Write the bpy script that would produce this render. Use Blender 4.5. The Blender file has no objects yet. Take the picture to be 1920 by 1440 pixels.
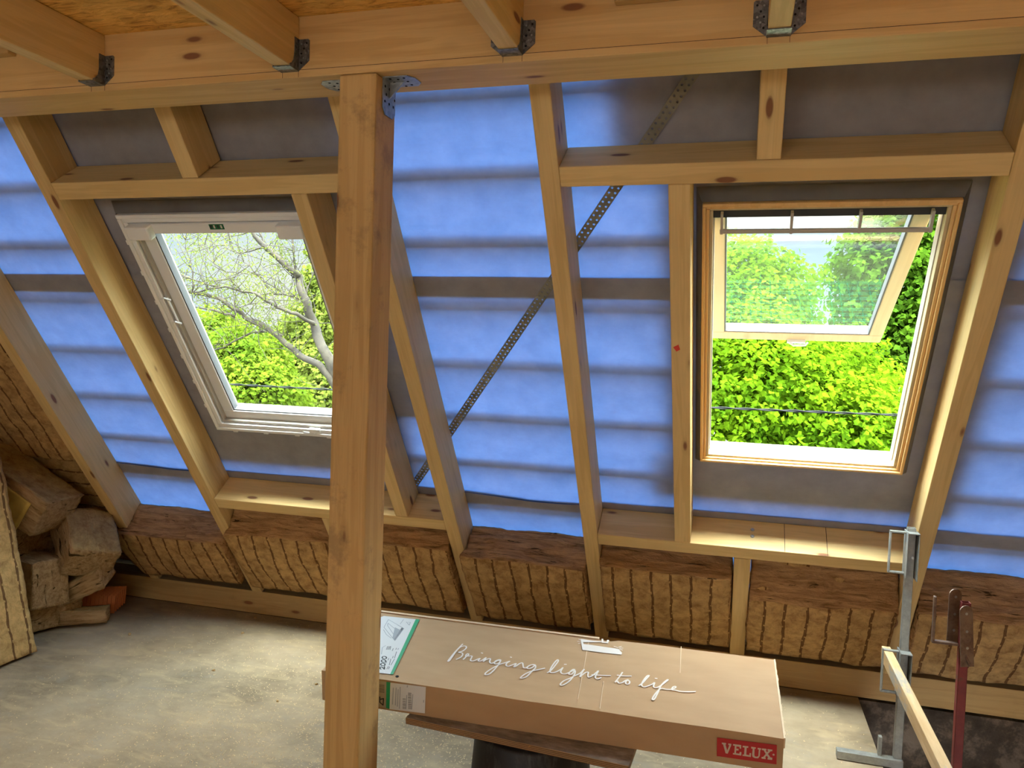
import bpy, bmesh, math, random
from math import radians as rad, sin, cos, pi
from mathutils import Vector, Matrix, noise

scene = bpy.context.scene
COL = scene.collection

# ------------------------------------------------------------------ camera
EYE = 1.66
YAW, PITCH, ROLL, FPX = 0.27595, 0.03886, 0.03342, 1486.6
fwd = Vector((-sin(YAW)*cos(PITCH), cos(YAW)*cos(PITCH), -sin(PITCH)))
rgt0 = Vector((cos(YAW), sin(YAW), 0)); up0 = rgt0.cross(fwd)
rgt = rgt0*cos(ROLL) + up0*sin(ROLL); upv = -rgt0*sin(ROLL) + up0*cos(ROLL)
cd = bpy.data.cameras.new('camera'); cam = bpy.data.objects.new('camera', cd); COL.objects.link(cam)
cam.matrix_world = Matrix(((rgt.x, upv.x, -fwd.x, 0), (rgt.y, upv.y, -fwd.y, 0), (rgt.z, upv.z, -fwd.z, EYE), (0, 0, 0, 1)))
cd.sensor_width = 36; cd.lens = FPX/1920*36; cd.clip_end = 400
scene.camera = cam

# ------------------------------------------------------------------ sky, sun, exposure
w = bpy.data.worlds.new('sky'); scene.world = w; w.use_nodes = True
nt = w.node_tree; nt.nodes.clear()
def nn(t, **k):
    n = nt.nodes.new(t)
    for a, b in k.items(): setattr(n, a, b)
    return n
tc = nn('ShaderNodeTexCoord'); mp = nn('ShaderNodeMapping'); mp.inputs['Scale'].default_value = (1, 1, 2.2)
nz = nn('ShaderNodeTexNoise'); nz.inputs['Scale'].default_value = 2.6; nz.inputs['Detail'].default_value = 7; nz.inputs['Roughness'].default_value = .55
cr = nn('ShaderNodeValToRGB'); cr.color_ramp.elements[0].position = .40; cr.color_ramp.elements[1].position = .62
cr.color_ramp.elements[0].color = (.62, .80, 1, 1); cr.color_ramp.elements[1].color = (1, .96, .88, 1)
bg = nn('ShaderNodeBackground'); wo = nn('ShaderNodeOutputWorld')
nt.links.new(tc.outputs['Generated'], mp.inputs['Vector']); nt.links.new(mp.outputs['Vector'], nz.inputs['Vector'])
nt.links.new(nz.outputs['Fac'], cr.inputs['Fac']); nt.links.new(cr.outputs['Color'], bg.inputs['Color'])
# an overcast-like sky: the zenith is several times brighter than the horizon
sx = nn('ShaderNodeSeparateXYZ'); mr = nn('ShaderNodeMapRange'); mr.interpolation_type = 'SMOOTHSTEP'
for k, v_ in (('From Min', .20), ('From Max', .60), ('To Max', 5.6)): mr.inputs[k].default_value = v_
# the sky in front of the house, away from the sun, is dimmer near the horizon
az = nn('ShaderNodeMapRange'); az.interpolation_type = 'SMOOTHSTEP'
for k, v_ in (('From Min', -.35), ('From Max', .35), ('To Min', 1.15), ('To Max', .25)): az.inputs[k].default_value = v_
nt.links.new(sx.outputs['Y'], az.inputs['Value']); nt.links.new(az.outputs['Result'], mr.inputs['To Min'])
nt.links.new(tc.outputs['Generated'], sx.inputs[0]); nt.links.new(sx.outputs['Z'], mr.inputs['Value']); # hazy glow of the veiled sun, high up behind the house
dt = nn('ShaderNodeVectorMath'); dt.operation = 'DOT_PRODUCT'; dt.inputs[1].default_value = Vector((.02, -.40, .92)).normalized()
pw = nn('ShaderNodeMath'); pw.operation = 'POWER'; pw.inputs[1].default_value = 18; mx_ = nn('ShaderNodeMath'); mx_.operation = 'MAXIMUM'; mx_.inputs[1].default_value = 0
ma = nn('ShaderNodeMath'); ma.operation = 'MULTIPLY_ADD'; ma.inputs[1].default_value = 38
nt.links.new(tc.outputs['Generated'], dt.inputs[0]); nt.links.new(dt.outputs['Value'], mx_.inputs[0]); nt.links.new(mx_.outputs[0], pw.inputs[0])
nt.links.new(pw.outputs[0], ma.inputs[0]); nt.links.new(mr.outputs['Result'], ma.inputs[2]); nt.links.new(ma.outputs[0], bg.inputs['Strength'])
nt.links.new(bg.outputs['Background'], wo.inputs['Surface'])
sd_ = bpy.data.lights.new('sun', 'SUN'); sun = bpy.data.objects.new('sun', sd_); COL.objects.link(sun)
sd_.energy = 1.3; sd_.angle = rad(16); sd_.color = (1, .95, .84)
sun.rotation_euler = Vector((.02, -.42, .91)).to_track_quat('Z', 'Y').to_euler()
scene.view_settings.view_transform = 'Standard'; scene.view_settings.look = 'None'
scene.view_settings.gamma = 1; scene.view_settings.use_curve_mapping = False
scene.view_settings.exposure = 2.15
scene.cycles.max_bounces = 10; scene.cycles.diffuse_bounces = 5; scene.cycles.transparent_max_bounces = 16
scene.cycles.caustics_reflective = False; scene.cycles.caustics_refractive = False
scene.cycles.sample_clamp_indirect = 6

# ------------------------------------------------------------------ frames
AL = .93508
NR = Vector((0, sin(AL), cos(AL))); SD = Vector((0, cos(AL), -sin(AL))); EY = Vector((0, 0, EYE))
ROOF = Matrix(((1, SD.x, NR.x, 0), (0, SD.y, NR.y, 0), (0, SD.z, NR.z, EYE), (0, 0, 0, 1)))
def RF(x, s, d): return ROOF @ Matrix.Translation((x, s, d))
def at(px, py, Y):
    c = Vector(((px-960)/FPX, -(py-720)/FPX, 1.0))
    r = rgt*c.x + upv*c.y + fwd
    return EY + r*(Y/r.y)
D0, D1 = 2.5, 2.675          # room side and outer side of the rafters

# ------------------------------------------------------------------ materials
M = {}
class NT:
    def __init__(s, name):
        s.m = bpy.data.materials.new(name); s.m.use_nodes = True; s.t = s.m.node_tree; s.t.nodes.clear()
        s.o = s.t.nodes.new('ShaderNodeOutputMaterial'); M[name] = s.m
    def n(s, t, ins=None, **k):
        n = s.t.nodes.new(t)
        for a, b in k.items(): setattr(n, a, b)
        for a, b in (ins or {}).items():
            if isinstance(b, bpy.types.NodeSocket): s.t.links.new(b, n.inputs[a])
            else: n.inputs[a].default_value = b
        return n
    def ramp(s, fac, stops):
        n = s.n('ShaderNodeValToRGB', {'Fac': fac}); e = n.color_ramp.elements
        while len(e) < len(stops): e.new(.5)
        for q, (p, c) in zip(e, stops): q.position = p; q.color = (*c, 1) if len(c) == 3 else c
        return n.outputs['Color']
    def mix(s, f, a, b, mode='MIX'):
        n = s.n('ShaderNodeMix', data_type='RGBA', blend_type=mode)
        for i, v in ((0, f), (6, a), (7, b)):
            if isinstance(v, bpy.types.NodeSocket): s.t.links.new(v, n.inputs[i])
            else: n.inputs[i].default_value = v if i == 0 else ((*v, 1) if len(v) == 3 else v)
        return n.outputs[2]
    def math(s, op, a, b=0.0, c=0.0):
        n = s.n('ShaderNodeMath', operation=op)
        for i, v in enumerate((a, b, c)):
            if isinstance(v, bpy.types.NodeSocket): s.t.links.new(v, n.inputs[i])
            else: n.inputs[i].default_value = v
        return n.outputs[0]
    def noise(s, vec, scale, detail=4, rough=.5, dist=0):
        return s.n('ShaderNodeTexNoise', {'Vector': vec, 'Scale': scale, 'Detail': detail, 'Roughness': rough, 'Distortion': dist}).outputs['Fac']
    def mapped(s, vec, scale, loc=(0, 0, 0)):
        return s.n('ShaderNodeMapping', {'Vector': vec, 'Scale': scale, 'Location': loc}).outputs['Vector']
    def objco(s, rnd=True):
        v = s.n('ShaderNodeTexCoord').outputs['Object']
        if rnd:
            r = s.n('ShaderNodeObjectInfo').outputs['Random']
            k = s.math('MULTIPLY', r, 37.0)
            cx = s.n('ShaderNodeCombineXYZ', {'X': k, 'Y': k, 'Z': k}).outputs[0]
            v = s.n('ShaderNodeVectorMath', {0: v, 1: cx}, operation='ADD').outputs[0]
        return v
    def bsdf(s, col, rough=.6, metal=0, bump=None, bs=.3, bd=.01, spec=.4):
        b = s.n('ShaderNodeBsdfPrincipled', {'Base Color': col if isinstance(col, bpy.types.NodeSocket) else (*col, 1), 'Roughness': rough, 'Metallic': metal, 'Specular IOR Level': spec})
        if bump is not None:
            bn = s.n('ShaderNodeBump', {'Height': bump, 'Strength': bs, 'Distance': bd}); s.t.links.new(bn.outputs[0], b.inputs['Normal'])
        s.t.links.new(b.outputs[0], s.o.inputs['Surface']); return b

def wood(name, axis, light, dark, knot=(.22, .09, .035), contrast=1.0, kn=.5, rough=.6, dirt=0):
    q = NT(name); v = q.objco()
    lo, hi = .9, 16.0
    sc = {'x': (lo, hi, hi), 'y': (hi, lo, hi), 'z': (hi, hi, lo)}[axis]
    g = q.noise(q.mapped(v, sc), 1.6, 5, .55, .6)
    sc2 = {'x': (1.2, 60, 60), 'y': (60, 1.2, 60), 'z': (60, 60, 1.2)}[axis]
    f = q.noise(q.mapped(v, sc2), 2.2, 3, .6)
    band = q.math('SINE', q.math('MULTIPLY', g, 34.0)); band = q.math('MULTIPLY_ADD', band, .5, .5)
    base = q.ramp(g, [(.32, dark), (.62, light)])
    base = q.mix(q.math('MULTIPLY', band, .34*contrast), base, tuple(c*.72 for c in dark))
    base = q.mix(q.math('MULTIPLY', f, .38*contrast), base, tuple(c*.8 for c in dark))
    big = q.noise(v, 1.3, 2); base = q.mix(q.ramp(big, [(.35, (0, 0, 0)), (.7, (.35, .35, .35))]), base, tuple(min(1, c*1.15) for c in light))
    sk = {'x': (3.2, 10.0, 10.0), 'y': (10.0, 3.2, 10.0), 'z': (10.0, 10.0, 3.2)}[axis]
    vo = q.n('ShaderNodeTexVoronoi', {'Vector': q.mapped(v, sk, (.3, .1, .7)), 'Scale': 1.0, 'Randomness': 1.0}).outputs['Distance']
    km = q.ramp(vo, [(.085*kn*2, (1, 1, 1)), (.125*kn*2, (0, 0, 0))])
    halo = q.ramp(vo, [(.08, (.45, .45, .45)), (.20, (0, 0, 0))])
    base = q.mix(halo, base, tuple(c*.62 for c in dark)); base = q.mix(km, base, knot)
    if dirt:
        dn = q.noise(v, 7, 6, .7); base = q.mix(q.ramp(dn, [(.55, (0, 0, 0)), (.68, (dirt, dirt, dirt))]), base, (.10, .06, .035))
    q.bsdf(base, rough, bump=q.math('ADD', g, q.math('MULTIPLY', f, .4)), bs=.12, bd=.01)
for ax in 'xyz':
    wood('pine_'+ax, ax, (.74, .53, .235), (.62, .40, .145))
wood('glulam_x', 'x', (.70, .465, .19), (.58, .345, .115), contrast=.7)
wood('post_z', 'z', (.62, .41, .165), (.49, .295, .09), contrast=1.1, kn=.4, dirt=.4)
wood('plate_x', 'x', (.55, .37, .15), (.42, .26, .09), dirt=.1)
wood('rail_y', 'y', (.72, .52, .30), (.58, .38, .19), dirt=0, kn=.3)
wood('window_cream', 'y', (.58, .47, .27), (.52, .40, .21), contrast=.5, kn=.15, rough=.35)
wood('window_pine', 'y', (.78, .50, .20), (.66, .38, .12), contrast=.6, kn=.25, rough=.35)
wood('batten_x', 'x', (.5, .36, .2), (.4, .27, .14))

q = NT('rail_worn'); v = q.objco(); g = q.noise(q.mapped(v, (14, 1.2, 14)), 2, 5, .6); c = q.ramp(g, [(.35, (.50, .32, .14)), (.65, (.72, .52, .28))])
pt = q.noise(q.mapped(v, (9, 2.2, 9)), 1.6, 6, .7); c = q.mix(q.ramp(pt, [(.50, (0, 0, 0)), (.58, (.8, .8, .8))]), c, (.36, .35, .31)); q.bsdf(c, .8, bump=g, bs=.3, bd=.004)
q = NT('osb'); v = q.objco(False)
vo = q.n('ShaderNodeTexVoronoi', {'Vector': q.mapped(v, (9, 30, 9)), 'Scale': 1.0}); 
n1 = q.noise(q.mapped(v, (7, 28, 10)), 1.3, 5, .7, 1.5)
c = q.ramp(n1, [(.32, (.36, .15, .025)), (.46, (.78, .42, .09)), (.60, (.95, .58, .16)), (.75, (.72, .34, .06))])
c = q.mix(.25, c, q.n('ShaderNodeSeparateColor', {'Color': vo.outputs['Color']}).outputs[0], 'MULTIPLY')
q.bsdf(c, .6, bump=n1, bs=.5, bd=.01)

# underlay: thin blue-backed felt, light comes through it
q = NT('underlay'); v = q.objco(False)
fib = q.noise(q.mapped(v, (10, 60, 10)), 2.0, 5, .65)
blot = q.noise(v, 9, 5, .6)
tr = q.ramp(q.math('MULTIPLY_ADD', fib, .6, q.math('MULTIPLY', blot, .4)), [(.34, (.0040, .0132, .0390)), (.66, (.0078, .0205, .0545))])
df = q.ramp(blot, [(.3, (.25, .235, .235)), (.7, (.32, .30, .30))])
a = q.n('ShaderNodeBsdfTranslucent', {'Color': tr}); b = q.n('ShaderNodeBsdfDiffuse', {'Color': df})
ad = q.n('ShaderNodeAddShader'); q.t.links.new(a.outputs[0], ad.inputs[0]); q.t.links.new(b.outputs[0], ad.inputs[1])
q.t.links.new(ad.outputs[0], q.o.inputs['Surface'])

# mineral wool
def wool(name, light, dark, stripes, layer='z', cross=False):
    q = NT(name); v = q.objco(); vl = q.objco(False)
    sep = q.n('ShaderNodeSeparateXYZ', {0: vl}); nrm = q.n('ShaderNodeSeparateXYZ', {0: q.n('ShaderNodeTexCoord').outputs['Normal']})
    fz = q.noise(v, 34, 8, .75, 1.2)
    ly = q.noise(q.mapped(v, (3.5, 22, 26)), 1.6, 6, .7, .8)
    # cut sides show the layers of the wool, the faces are felted
    face = q.math('GREATER_THAN', q.math('ABSOLUTE', nrm.outputs['Z']), .75)
    crack = q.noise(q.mapped(v, (2.2, 5, 24)), 1.7, 5, .65, 1.0)
    rd = (light[0]*1.05, light[1]*1.0, light[2]*1.12); side = q.ramp(ly, [(.28, tuple(c*.5 for c in dark)), (.42, (dark[0]*1.1, dark[1]*1.1, dark[2]*1.3)), (.60, rd)])
    side = q.mix(q.ramp(crack, [(.34, (1, 1, 1)), (.39, (0, 0, 0))]), side, tuple(c*.22 for c in dark))
    pf = q.noise(v, 17, 3, .5); fc = q.ramp(q.math('MULTIPLY_ADD', fz, .55, q.math('MULTIPLY', pf, .45)), [(.36, dark), (.52, light), (.66, tuple(min(1, c*1.25) for c in light))])
    if stripes:
        a_, b_ = ('Y', 'X') if cross else ('X', 'Y')
        wob = q.math('MULTIPLY_ADD', q.noise(vl, 7, 3), .035, sep.outputs[a_])
        fr = q.math('ABSOLUTE', q.math('SUBTRACT', q.math('FRACT', q.math('DIVIDE', wob, .094)), .5))
        line = q.math('LESS_THAN', fr, .068)
        row = q.math('MULTIPLY', q.math('FLOOR', q.math('ADD', q.math('DIVIDE', wob, .094), .5)), .377)
        dash = q.math('GREATER_THAN', q.math('FRACT', q.math('MULTIPLY_ADD', q.noise(vl, 4, 2), 1.3, q.math('ADD', row, q.math('DIVIDE', sep.outputs[b_], .13)))), .09)
        fc = q.mix(q.math('MULTIPLY', q.math('MULTIPLY', line, dash), .80), fc, (.115, .045, .018))
    col = q.mix(face, side, fc)
    hgt = q.math('ADD', q.math('MULTIPLY', fz, .6), q.math('MULTIPLY', ly, .7))
    q.bsdf(col, .95, bump=hgt, bs=.9, bd=.02, spec=.05)
wool('wool', (.58, .355, .145), (.34, .185, .068), True)
wool('wool_cross', (.46, .28, .11), (.28, .15, .05), True, cross=True)
wool('wool_plain', (.52, .375, .17), (.35, .22, .085), False)
wool('wool_facing', (.66, .43, .17), (.44, .26, .09), True, cross=True)

q = NT('wool_skin'); v = q.objco(); f = q.noise(v, 14, 5); q.bsdf(q.ramp(f, [(.3, (.42, .29, .06)), (.7, (.60, .44, .11))]), .7)

q = NT('concrete'); v = q.objco(False)
n1 = q.noise(v, 1.7, 6, .65); n2 = q.noise(v, 26, 6, .7); n3 = q.noise(q.mapped(v, (1, 2.2, 1)), 4.5, 5, .6, 1)
c = q.ramp(n1, [(.34, (.21, .165, .105)), (.5, (.36, .285, .185)), (.66, (.45, .365, .25))])
c = q.mix(q.ramp(n3, [(.50, (0, 0, 0)), (.68, (.55, .55, .55))]), c, (.56, .43, .25))
c = q.mix(q.ramp(n3, [(.28, (.5, .5, .5)), (.42, (0, 0, 0))]), c, (.30, .275, .23))
c = q.mix(q.math('MULTIPLY', n2, .35), c, (.25, .19, .12))
q.bsdf(c, .85, bump=q.math('ADD', n2, n1), bs=.35, bd=.01, spec=.2)
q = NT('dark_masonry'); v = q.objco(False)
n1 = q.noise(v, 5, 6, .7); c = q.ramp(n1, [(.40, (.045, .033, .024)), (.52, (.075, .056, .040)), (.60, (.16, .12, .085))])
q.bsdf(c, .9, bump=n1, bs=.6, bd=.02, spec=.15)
q = NT('plaster'); v = q.objco(False); n1 = q.noise(v, 4, 6, .7)
q.bsdf(q.ramp(n1, [(.3, (.30, .25, .19)), (.7, (.42, .36, .28))]), .9, bump=n1, bs=.4, bd=.01)
q = NT('galvanised'); v = q.objco(); vo = q.n('ShaderNodeTexVoronoi', {'Vector': v, 'Scale': 90.0}).outputs['Color']
g = q.n('ShaderNodeSeparateColor', {'Color': vo}).outputs[0]
q.bsdf(q.ramp(g, [(0, (.30, .31, .30)), (1, (.46, .47, .45))]), .42, .85, bump=q.noise(v, 60, 3), bs=.1, bd=.002)
q = NT('hanger_metal'); v = q.objco(); vo = q.n('ShaderNodeTexVoronoi', {'Vector': v, 'Scale': 110.0}).outputs['Color']
g = q.n('ShaderNodeSeparateColor', {'Color': vo}).outputs[0]
q.bsdf(q.ramp(g, [(0, (.10, .10, .095)), (1, (.26, .26, .25))]), .45, .75)
q = NT('dull_galvanised'); v = q.objco(); n1 = q.noise(v, 30, 5, .7)
q.bsdf(q.ramp(n1, [(.3, (.26, .27, .25)), (.7, (.40, .41, .38))]), .6, .55, bump=n1, bs=.15, bd=.003)
q = NT('strap_metal'); v = q.objco(); n1 = q.noise(v, 12, 4)
q.bsdf(q.ramp(n1, [(.3, (.20, .185, .14)), (.7, (.33, .30, .23))]), .5, .4)
q = NT('rust_paint'); v = q.objco(); n1 = q.noise(v, 16, 6, .7)
q.bsdf(q.ramp(n1, [(.40, (.16, .022, .018)), (.56, (.20, .028, .02)), (.66, (.11, .045, .02))]), .55, .0, bump=n1, bs=.2, bd=.003)
q = NT('rust_metal'); v = q.objco(); n1 = q.noise(v, 22, 6, .7)
q.bsdf(q.ramp(n1, [(.4, (.13, .075, .05)), (.6, (.22, .15, .10))]), .5, .5, bump=n1, bs=.2, bd=.003)
def plain(name, c, rough=.6, metal=0, spec=.4): NT(name).bsdf(c, rough, metal, spec=spec)
plain('white_lacquer', (.80, .79, .76), .3); plain('grey_gasket', (.10, .10, .10), .6); plain('dark_metal', (.035, .035, .035), .5)
plain('bar_metal', (.46, .42, .36), .4, .3); plain('white_plastic', (.8, .8, .78), .35); plain('green_print', (.01, .30, .12), .5)
plain('paper', (.62, .64, .63), .6); plain('beige_print', (.42, .36, .26), .6); plain('ink_grey', (.12, .13, .14), .6); plain('ink_dark', (.03, .03, .03), .6)
plain('ink_pale', (.33, .36, .38), .6); plain('white_print', (.70, .65, .58), .6); plain('red_print', (.42, .022, .022), .55); plain('logo_print', (.56, .46, .36), .6)
plain('crease', (.66, .50, .32), .7); plain('black_rubber', (.008, .008, .009), .45); plain('hole', (.012, .01, .008), .9)
plain('cable', (.012, .013, .012), .8, spec=.1); plain('net_green', (.02, .42, .22), .6); plain('sheet_metal', (.10, .10, .105), .5, .3)
q = NT('adhesive'); a = q.n('ShaderNodeBsdfTranslucent', {'Color': (.0035, .004, .009, 1)}); b = q.n('ShaderNodeBsdfDiffuse', {'Color': (.27, .24, .24, 1)})
ad = q.n('ShaderNodeAddShader'); q.t.links.new(a.outputs[0], ad.inputs[0]); q.t.links.new(b.outputs[0], ad.inputs[1]); q.t.links.new(ad.outputs[0], q.o.inputs['Surface'])
plain('ground_green', (.055,.065,.03), .9); plain('sawdust', (.62,.46,.26), .9)
plain('pencil', (.08, .04, .02), .8); plain('orange_clay', (.60, .19, .055), .8); q = NT('collar'); v = q.objco(); q.bsdf(q.ramp(q.noise(v, 9, 5), [(.3, (.25, .235, .225)), (.7, (.33, .31, .29))]), .9)
plain('chip_dark', (.26, .17, .08), .9); plain('clay_dark', (.12, .045, .02), .9)
plain('green_sticker', (.01, .14, .05), .5); plain('red_chalk', (.7, .06, .04), .8); plain('blue_edge', (.02, .07, .28), .6)
q = NT('cardboard'); v = q.objco(False); n1 = q.noise(q.mapped(v, (2, 5, 5)), 3, 4); n2 = q.noise(v, 60, 3)
q.bsdf(q.mix(q.math('MULTIPLY', n2, .12), q.ramp(n1, [(.3, (.40, .255, .13)), (.7, (.45, .295, .155))]), (.38, .25, .13)), .75, bump=n1, bs=.1, bd=.01, spec=.25)
q = NT('plywood'); v = q.objco(); n1 = q.noise(q.mapped(v, (3, 9, 3)), 3, 6, .7); 
q.bsdf(q.ramp(n1, [(.35, (.14, .11, .08)), (.55, (.27, .225, .175)), (.72, (.42, .37, .30))]), .8, bump=n1, bs=.2, bd=.004)
q = NT('plywood_edge'); v = q.objco(False); z_ = q.n('ShaderNodeSeparateXYZ', {0: v}).outputs['Z']
pl = q.math('FRACT', q.math('MULTIPLY', z_, 190.0)); n1 = q.noise(v, 22, 5, .7)
c = q.ramp(pl, [(.0, (.10, .05, .02)), (.45, (.10, .05, .02)), (.5, (.33, .20, .09))])
q.bsdf(q.mix(q.ramp(n1, [(.60, (0, 0, 0)), (.66, (.7, .7, .7))]), c, (.42, .25, .07)), .8)
q = NT('bucket_black'); v = q.objco(); n1 = q.noise(q.mapped(v, (1, 1, .3)), 22, 6, .7)
q.bsdf(q.ramp(n1, [(.52, (.008, .008, .009)), (.70, (.055, .058, .06))]), .55)
q = NT('bark'); v = q.objco(False); n1 = q.noise(v, 6, 6, .7); q.bsdf(q.ramp(n1, [(.35, (.016, .012, .008)), (.6, (.050, .039, .025))]), .9)
def leaf(name, a, b, tb):
    q = NT(name); v = q.objco(False)
    r = q.noise(v, 1.7, 4); r2 = q.noise(v, 11, 2)
    c = q.ramp(q.math('MULTIPLY_ADD', r, .6, q.math('MULTIPLY', r2, .4)), [(.36, a), (.64, b)])
    d_ = q.n('ShaderNodeBsdfDiffuse', {'Color': c}); t_ = q.n('ShaderNodeBsdfTranslucent', {'Color': q.mix(.5, c, tb)})
    mx = q.n('ShaderNodeMixShader', {0: .4}); q.t.links.new(d_.outputs[0], mx.inputs[1]); q.t.links.new(t_.outputs[0], mx.inputs[2]); q.t.links.new(mx.outputs[0], q.o.inputs['Surface'])
leaf('leaf_maple', (.028, .078, .003), (.085, .150, .004), (.095, .19, .003))
leaf('leaf_fine', (.016, .045, .004), (.050, .105, .006), (.07, .14, .004))
leaf('leaf_bush', (.040, .080, .006), (.105, .145, .010), (.13, .18, .008))
leaf('leaf_yellow', (.055, .080, .012), (.12, .14, .02), (.13, .16, .015))
q = NT('glass'); lw = q.n('ShaderNodeLayerWeight', {'Blend': .5}).outputs['Facing']
fr = q.math('MULTIPLY_ADD', q.math('POWER', lw, 5.0), .96, .04)
tt = q.n('ShaderNodeBsdfTransparent', {'Color': (.93, .97, .95, 1)}); gg = q.n('ShaderNodeBsdfGlossy', {'Color': (1, 1, 1, 1), 'Roughness': .0})
mx = q.n('ShaderNodeMixShader', {0: fr}); q.t.links.new(tt.outputs[0], mx.inputs[1]); q.t.links.new(gg.outputs[0], mx.inputs[2]); q.t.links.new(mx.outputs[0], q.o.inputs['Surface'])

# ------------------------------------------------------------------ mesh helpers
def box(bm, x0, x1, y0, y1, z0, z1, mi=0):
    vs = [bm.verts.new(p) for p in ((x0, y0, z0), (x1, y0, z0), (x1, y1, z0), (x0, y1, z0), (x0, y0, z1), (x1, y0, z1), (x1, y1, z1), (x0, y1, z1))]
    for f in ((3, 2, 1, 0), (4, 5, 6, 7), (0, 1, 5, 4), (1, 2, 6, 5), (2, 3, 7, 6), (3, 0, 4, 7)):
        bm.faces.new([vs[i] for i in f]).material_index = mi
    return vs
def prism(bm, pts, n, t, mi=0):
    """closed outline pts (3D) extruded by vector n*t"""
    e = Vector(n)*t; a = [bm.verts.new(Vector(p)) for p in pts]; b = [bm.verts.new(Vector(p)+e) for p in pts]
    fs = [bm.faces.new(a[::-1]), bm.faces.new(b)]
    for i in range(len(a)):
        j = (i+1) % len(a); fs.append(bm.faces.new((a[i], a[j], b[j], b[i])))
    for f in fs: f.material_index = mi
def tube(bm, pts, r, seg=8, r1=None, mi=0, flat=None):
    pts = [Vector(p) for p in pts]; rings = []
    n = len(pts); up = Vector((0, 0, 1))
    for i, p in enumerate(pts):
        d = (pts[min(i+1, n-1)]-pts[max(i-1, 0)]).normalized()
        u = d.cross(up if abs(d.dot(up)) < .95 else Vector((1, 0, 0))).normalized(); v = d.cross(u)
        rr = r if r1 is None else r+(r1-r)*i/max(1, n-1)
        if flat: a, b = flat; rings.append([bm.verts.new(p+u*cos(2*pi*k/seg)*a+v*sin(2*pi*k/seg)*b) for k in range(seg)])
        else: rings.append([bm.verts.new(p+(u*cos(2*pi*k/seg)+v*sin(2*pi*k/seg))*rr) for k in range(seg)])
    for a, b in zip(rings, rings[1:]):
        for k in range(seg): bm.faces.new((a[k], a[(k+1) % seg], b[(k+1) % seg], b[k])).material_index = mi
    bm.faces.new(rings[0][::-1]).material_index = mi; bm.faces.new(rings[-1]).material_index = mi
def obj(name, bm, mats, parent=None, mw=None, bevel=0, smooth=False):
    bmesh.ops.recalc_face_normals(bm, faces=bm.faces)
    me = bpy.data.meshes.new(name); bm.to_mesh(me); bm.free()
    for m in (mats if isinstance(mats, (list, tuple)) else [mats]): me.materials.append(M[m])
    if smooth:
        for p in me.polygons: p.use_smooth = True
    o = bpy.data.objects.new(name, me); COL.objects.link(o)
    if parent is not None: o.parent = parent
    if mw is not None: o.matrix_local = mw
    if bevel:
        b = o.modifiers.new('bevel', 'BEVEL'); b.width = bevel; b.segments = 2; b.limit_method = 'ANGLE'
    return o
def tag(o, label=None, cat=None, group=None, kind=None):
    if label: o['label'] = label
    if cat: o['category'] = cat
    if group: o['group'] = group
    if kind: o['kind'] = kind
    return o
def empty(name, mw, label, cat, group=None):
    o = bpy.data.objects.new(name, None); COL.objects.link(o); o.matrix_world = mw; o.empty_display_size = .05
    return tag(o, label, cat, group)
def NB(): return bmesh.new()
def bx(*a):
    bm = NB(); box(bm, *a); return bm

# unseen rear wall openings, invented and sized to let fill daylight in
BACK_SILL, BACK_HEAD, BACK_PIERS = 1.35, 2.35, [(-4.35, -3.4), (-1.1, -.6), (1.5, 2.3)]

random.seed(7)
# ------------------------------------------------------------------ setting
XL, XR, YB = -4.35, 2.3, -3.5
bm = NB()
box(bm, XL, .65, YB, 4.235, -.2, 0); box(bm, .65, XR, YB, 1.6, -.2, 0)
tag(obj('floor', bm, 'concrete'), kind='structure')
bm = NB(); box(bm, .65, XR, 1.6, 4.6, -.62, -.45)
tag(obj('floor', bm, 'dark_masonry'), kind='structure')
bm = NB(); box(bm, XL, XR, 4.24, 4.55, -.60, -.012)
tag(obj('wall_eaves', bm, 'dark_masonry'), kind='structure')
tag(obj('wall_left', bx(XL-.15, XL, YB, 4.6, -.2, 3.6), 'plaster'), kind='structure')
tag(obj('wall_right', bx(XR, XR+.15, YB, 4.6, -.62, 3.6), 'osb'), kind='structure')
bm = NB(); box(bm, XL, XR, YB, YB+.12, 2.644, 3.5); box(bm, XL, XR, YB, YB+.12, -.2, BACK_SILL); box(bm, XL, XR, YB, YB+.12, BACK_HEAD, 2.644)
for a, b in BACK_PIERS: box(bm, a, b, YB, YB+.12, BACK_SILL, BACK_HEAD)
tag(obj('wall_back', bm, 'osb'), kind='structure')
tag(obj('ceiling', bx(XL, XR, YB, 2.139, 2.644, 2.662), 'osb'), kind='structure')
tag(obj('loft_light_lid', bx(XL, XR, YB, 2.0, 3.5, 3.56), 'plaster'), kind='structure')  # unseen flat lid, added to keep sky light out of the loft

# ------------------------------------------------------------------ timbers
def timber(name, label, cat, x0, x1, y0, y1, z0, z1, mat, group=None, mw=None, bev=.003):
    """box in world or roof frame, origin at its own middle"""
    c = Vector(((x0+x1)/2, (y0+y1)/2, (z0+z1)/2))
    bm = bx(x0-c.x, x1-c.x, y0-c.y, y1-c.y, z0-c.z, z1-c.z)
    o = obj(name, bm, mat, bevel=bev)
    o.matrix_world = (mw or Matrix()) @ Matrix.Translation(c)
    return tag(o, label, cat, group)
GR = 'sloping rafters of the attic roof'
raft = [(-4.28, 'leftmost rafter, nearly hidden behind the mineral wool at the left gable'),
        (-3.568, 'pale rafter at the lower left corner, left of the first blue membrane bay'),
        (-2.818, 'pine rafter running down along the left side of the white roof window'),
        (-1.394, 'pine rafter coming out right behind the central post towards the eaves'),
        (-.680, 'long pine rafter in the middle of the roof between the two windows'),
        (.752, 'pine rafter running down along the right side of the open roof window'),
        (1.467, 'rafter at the far right end of the attic beyond the open window')]
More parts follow.
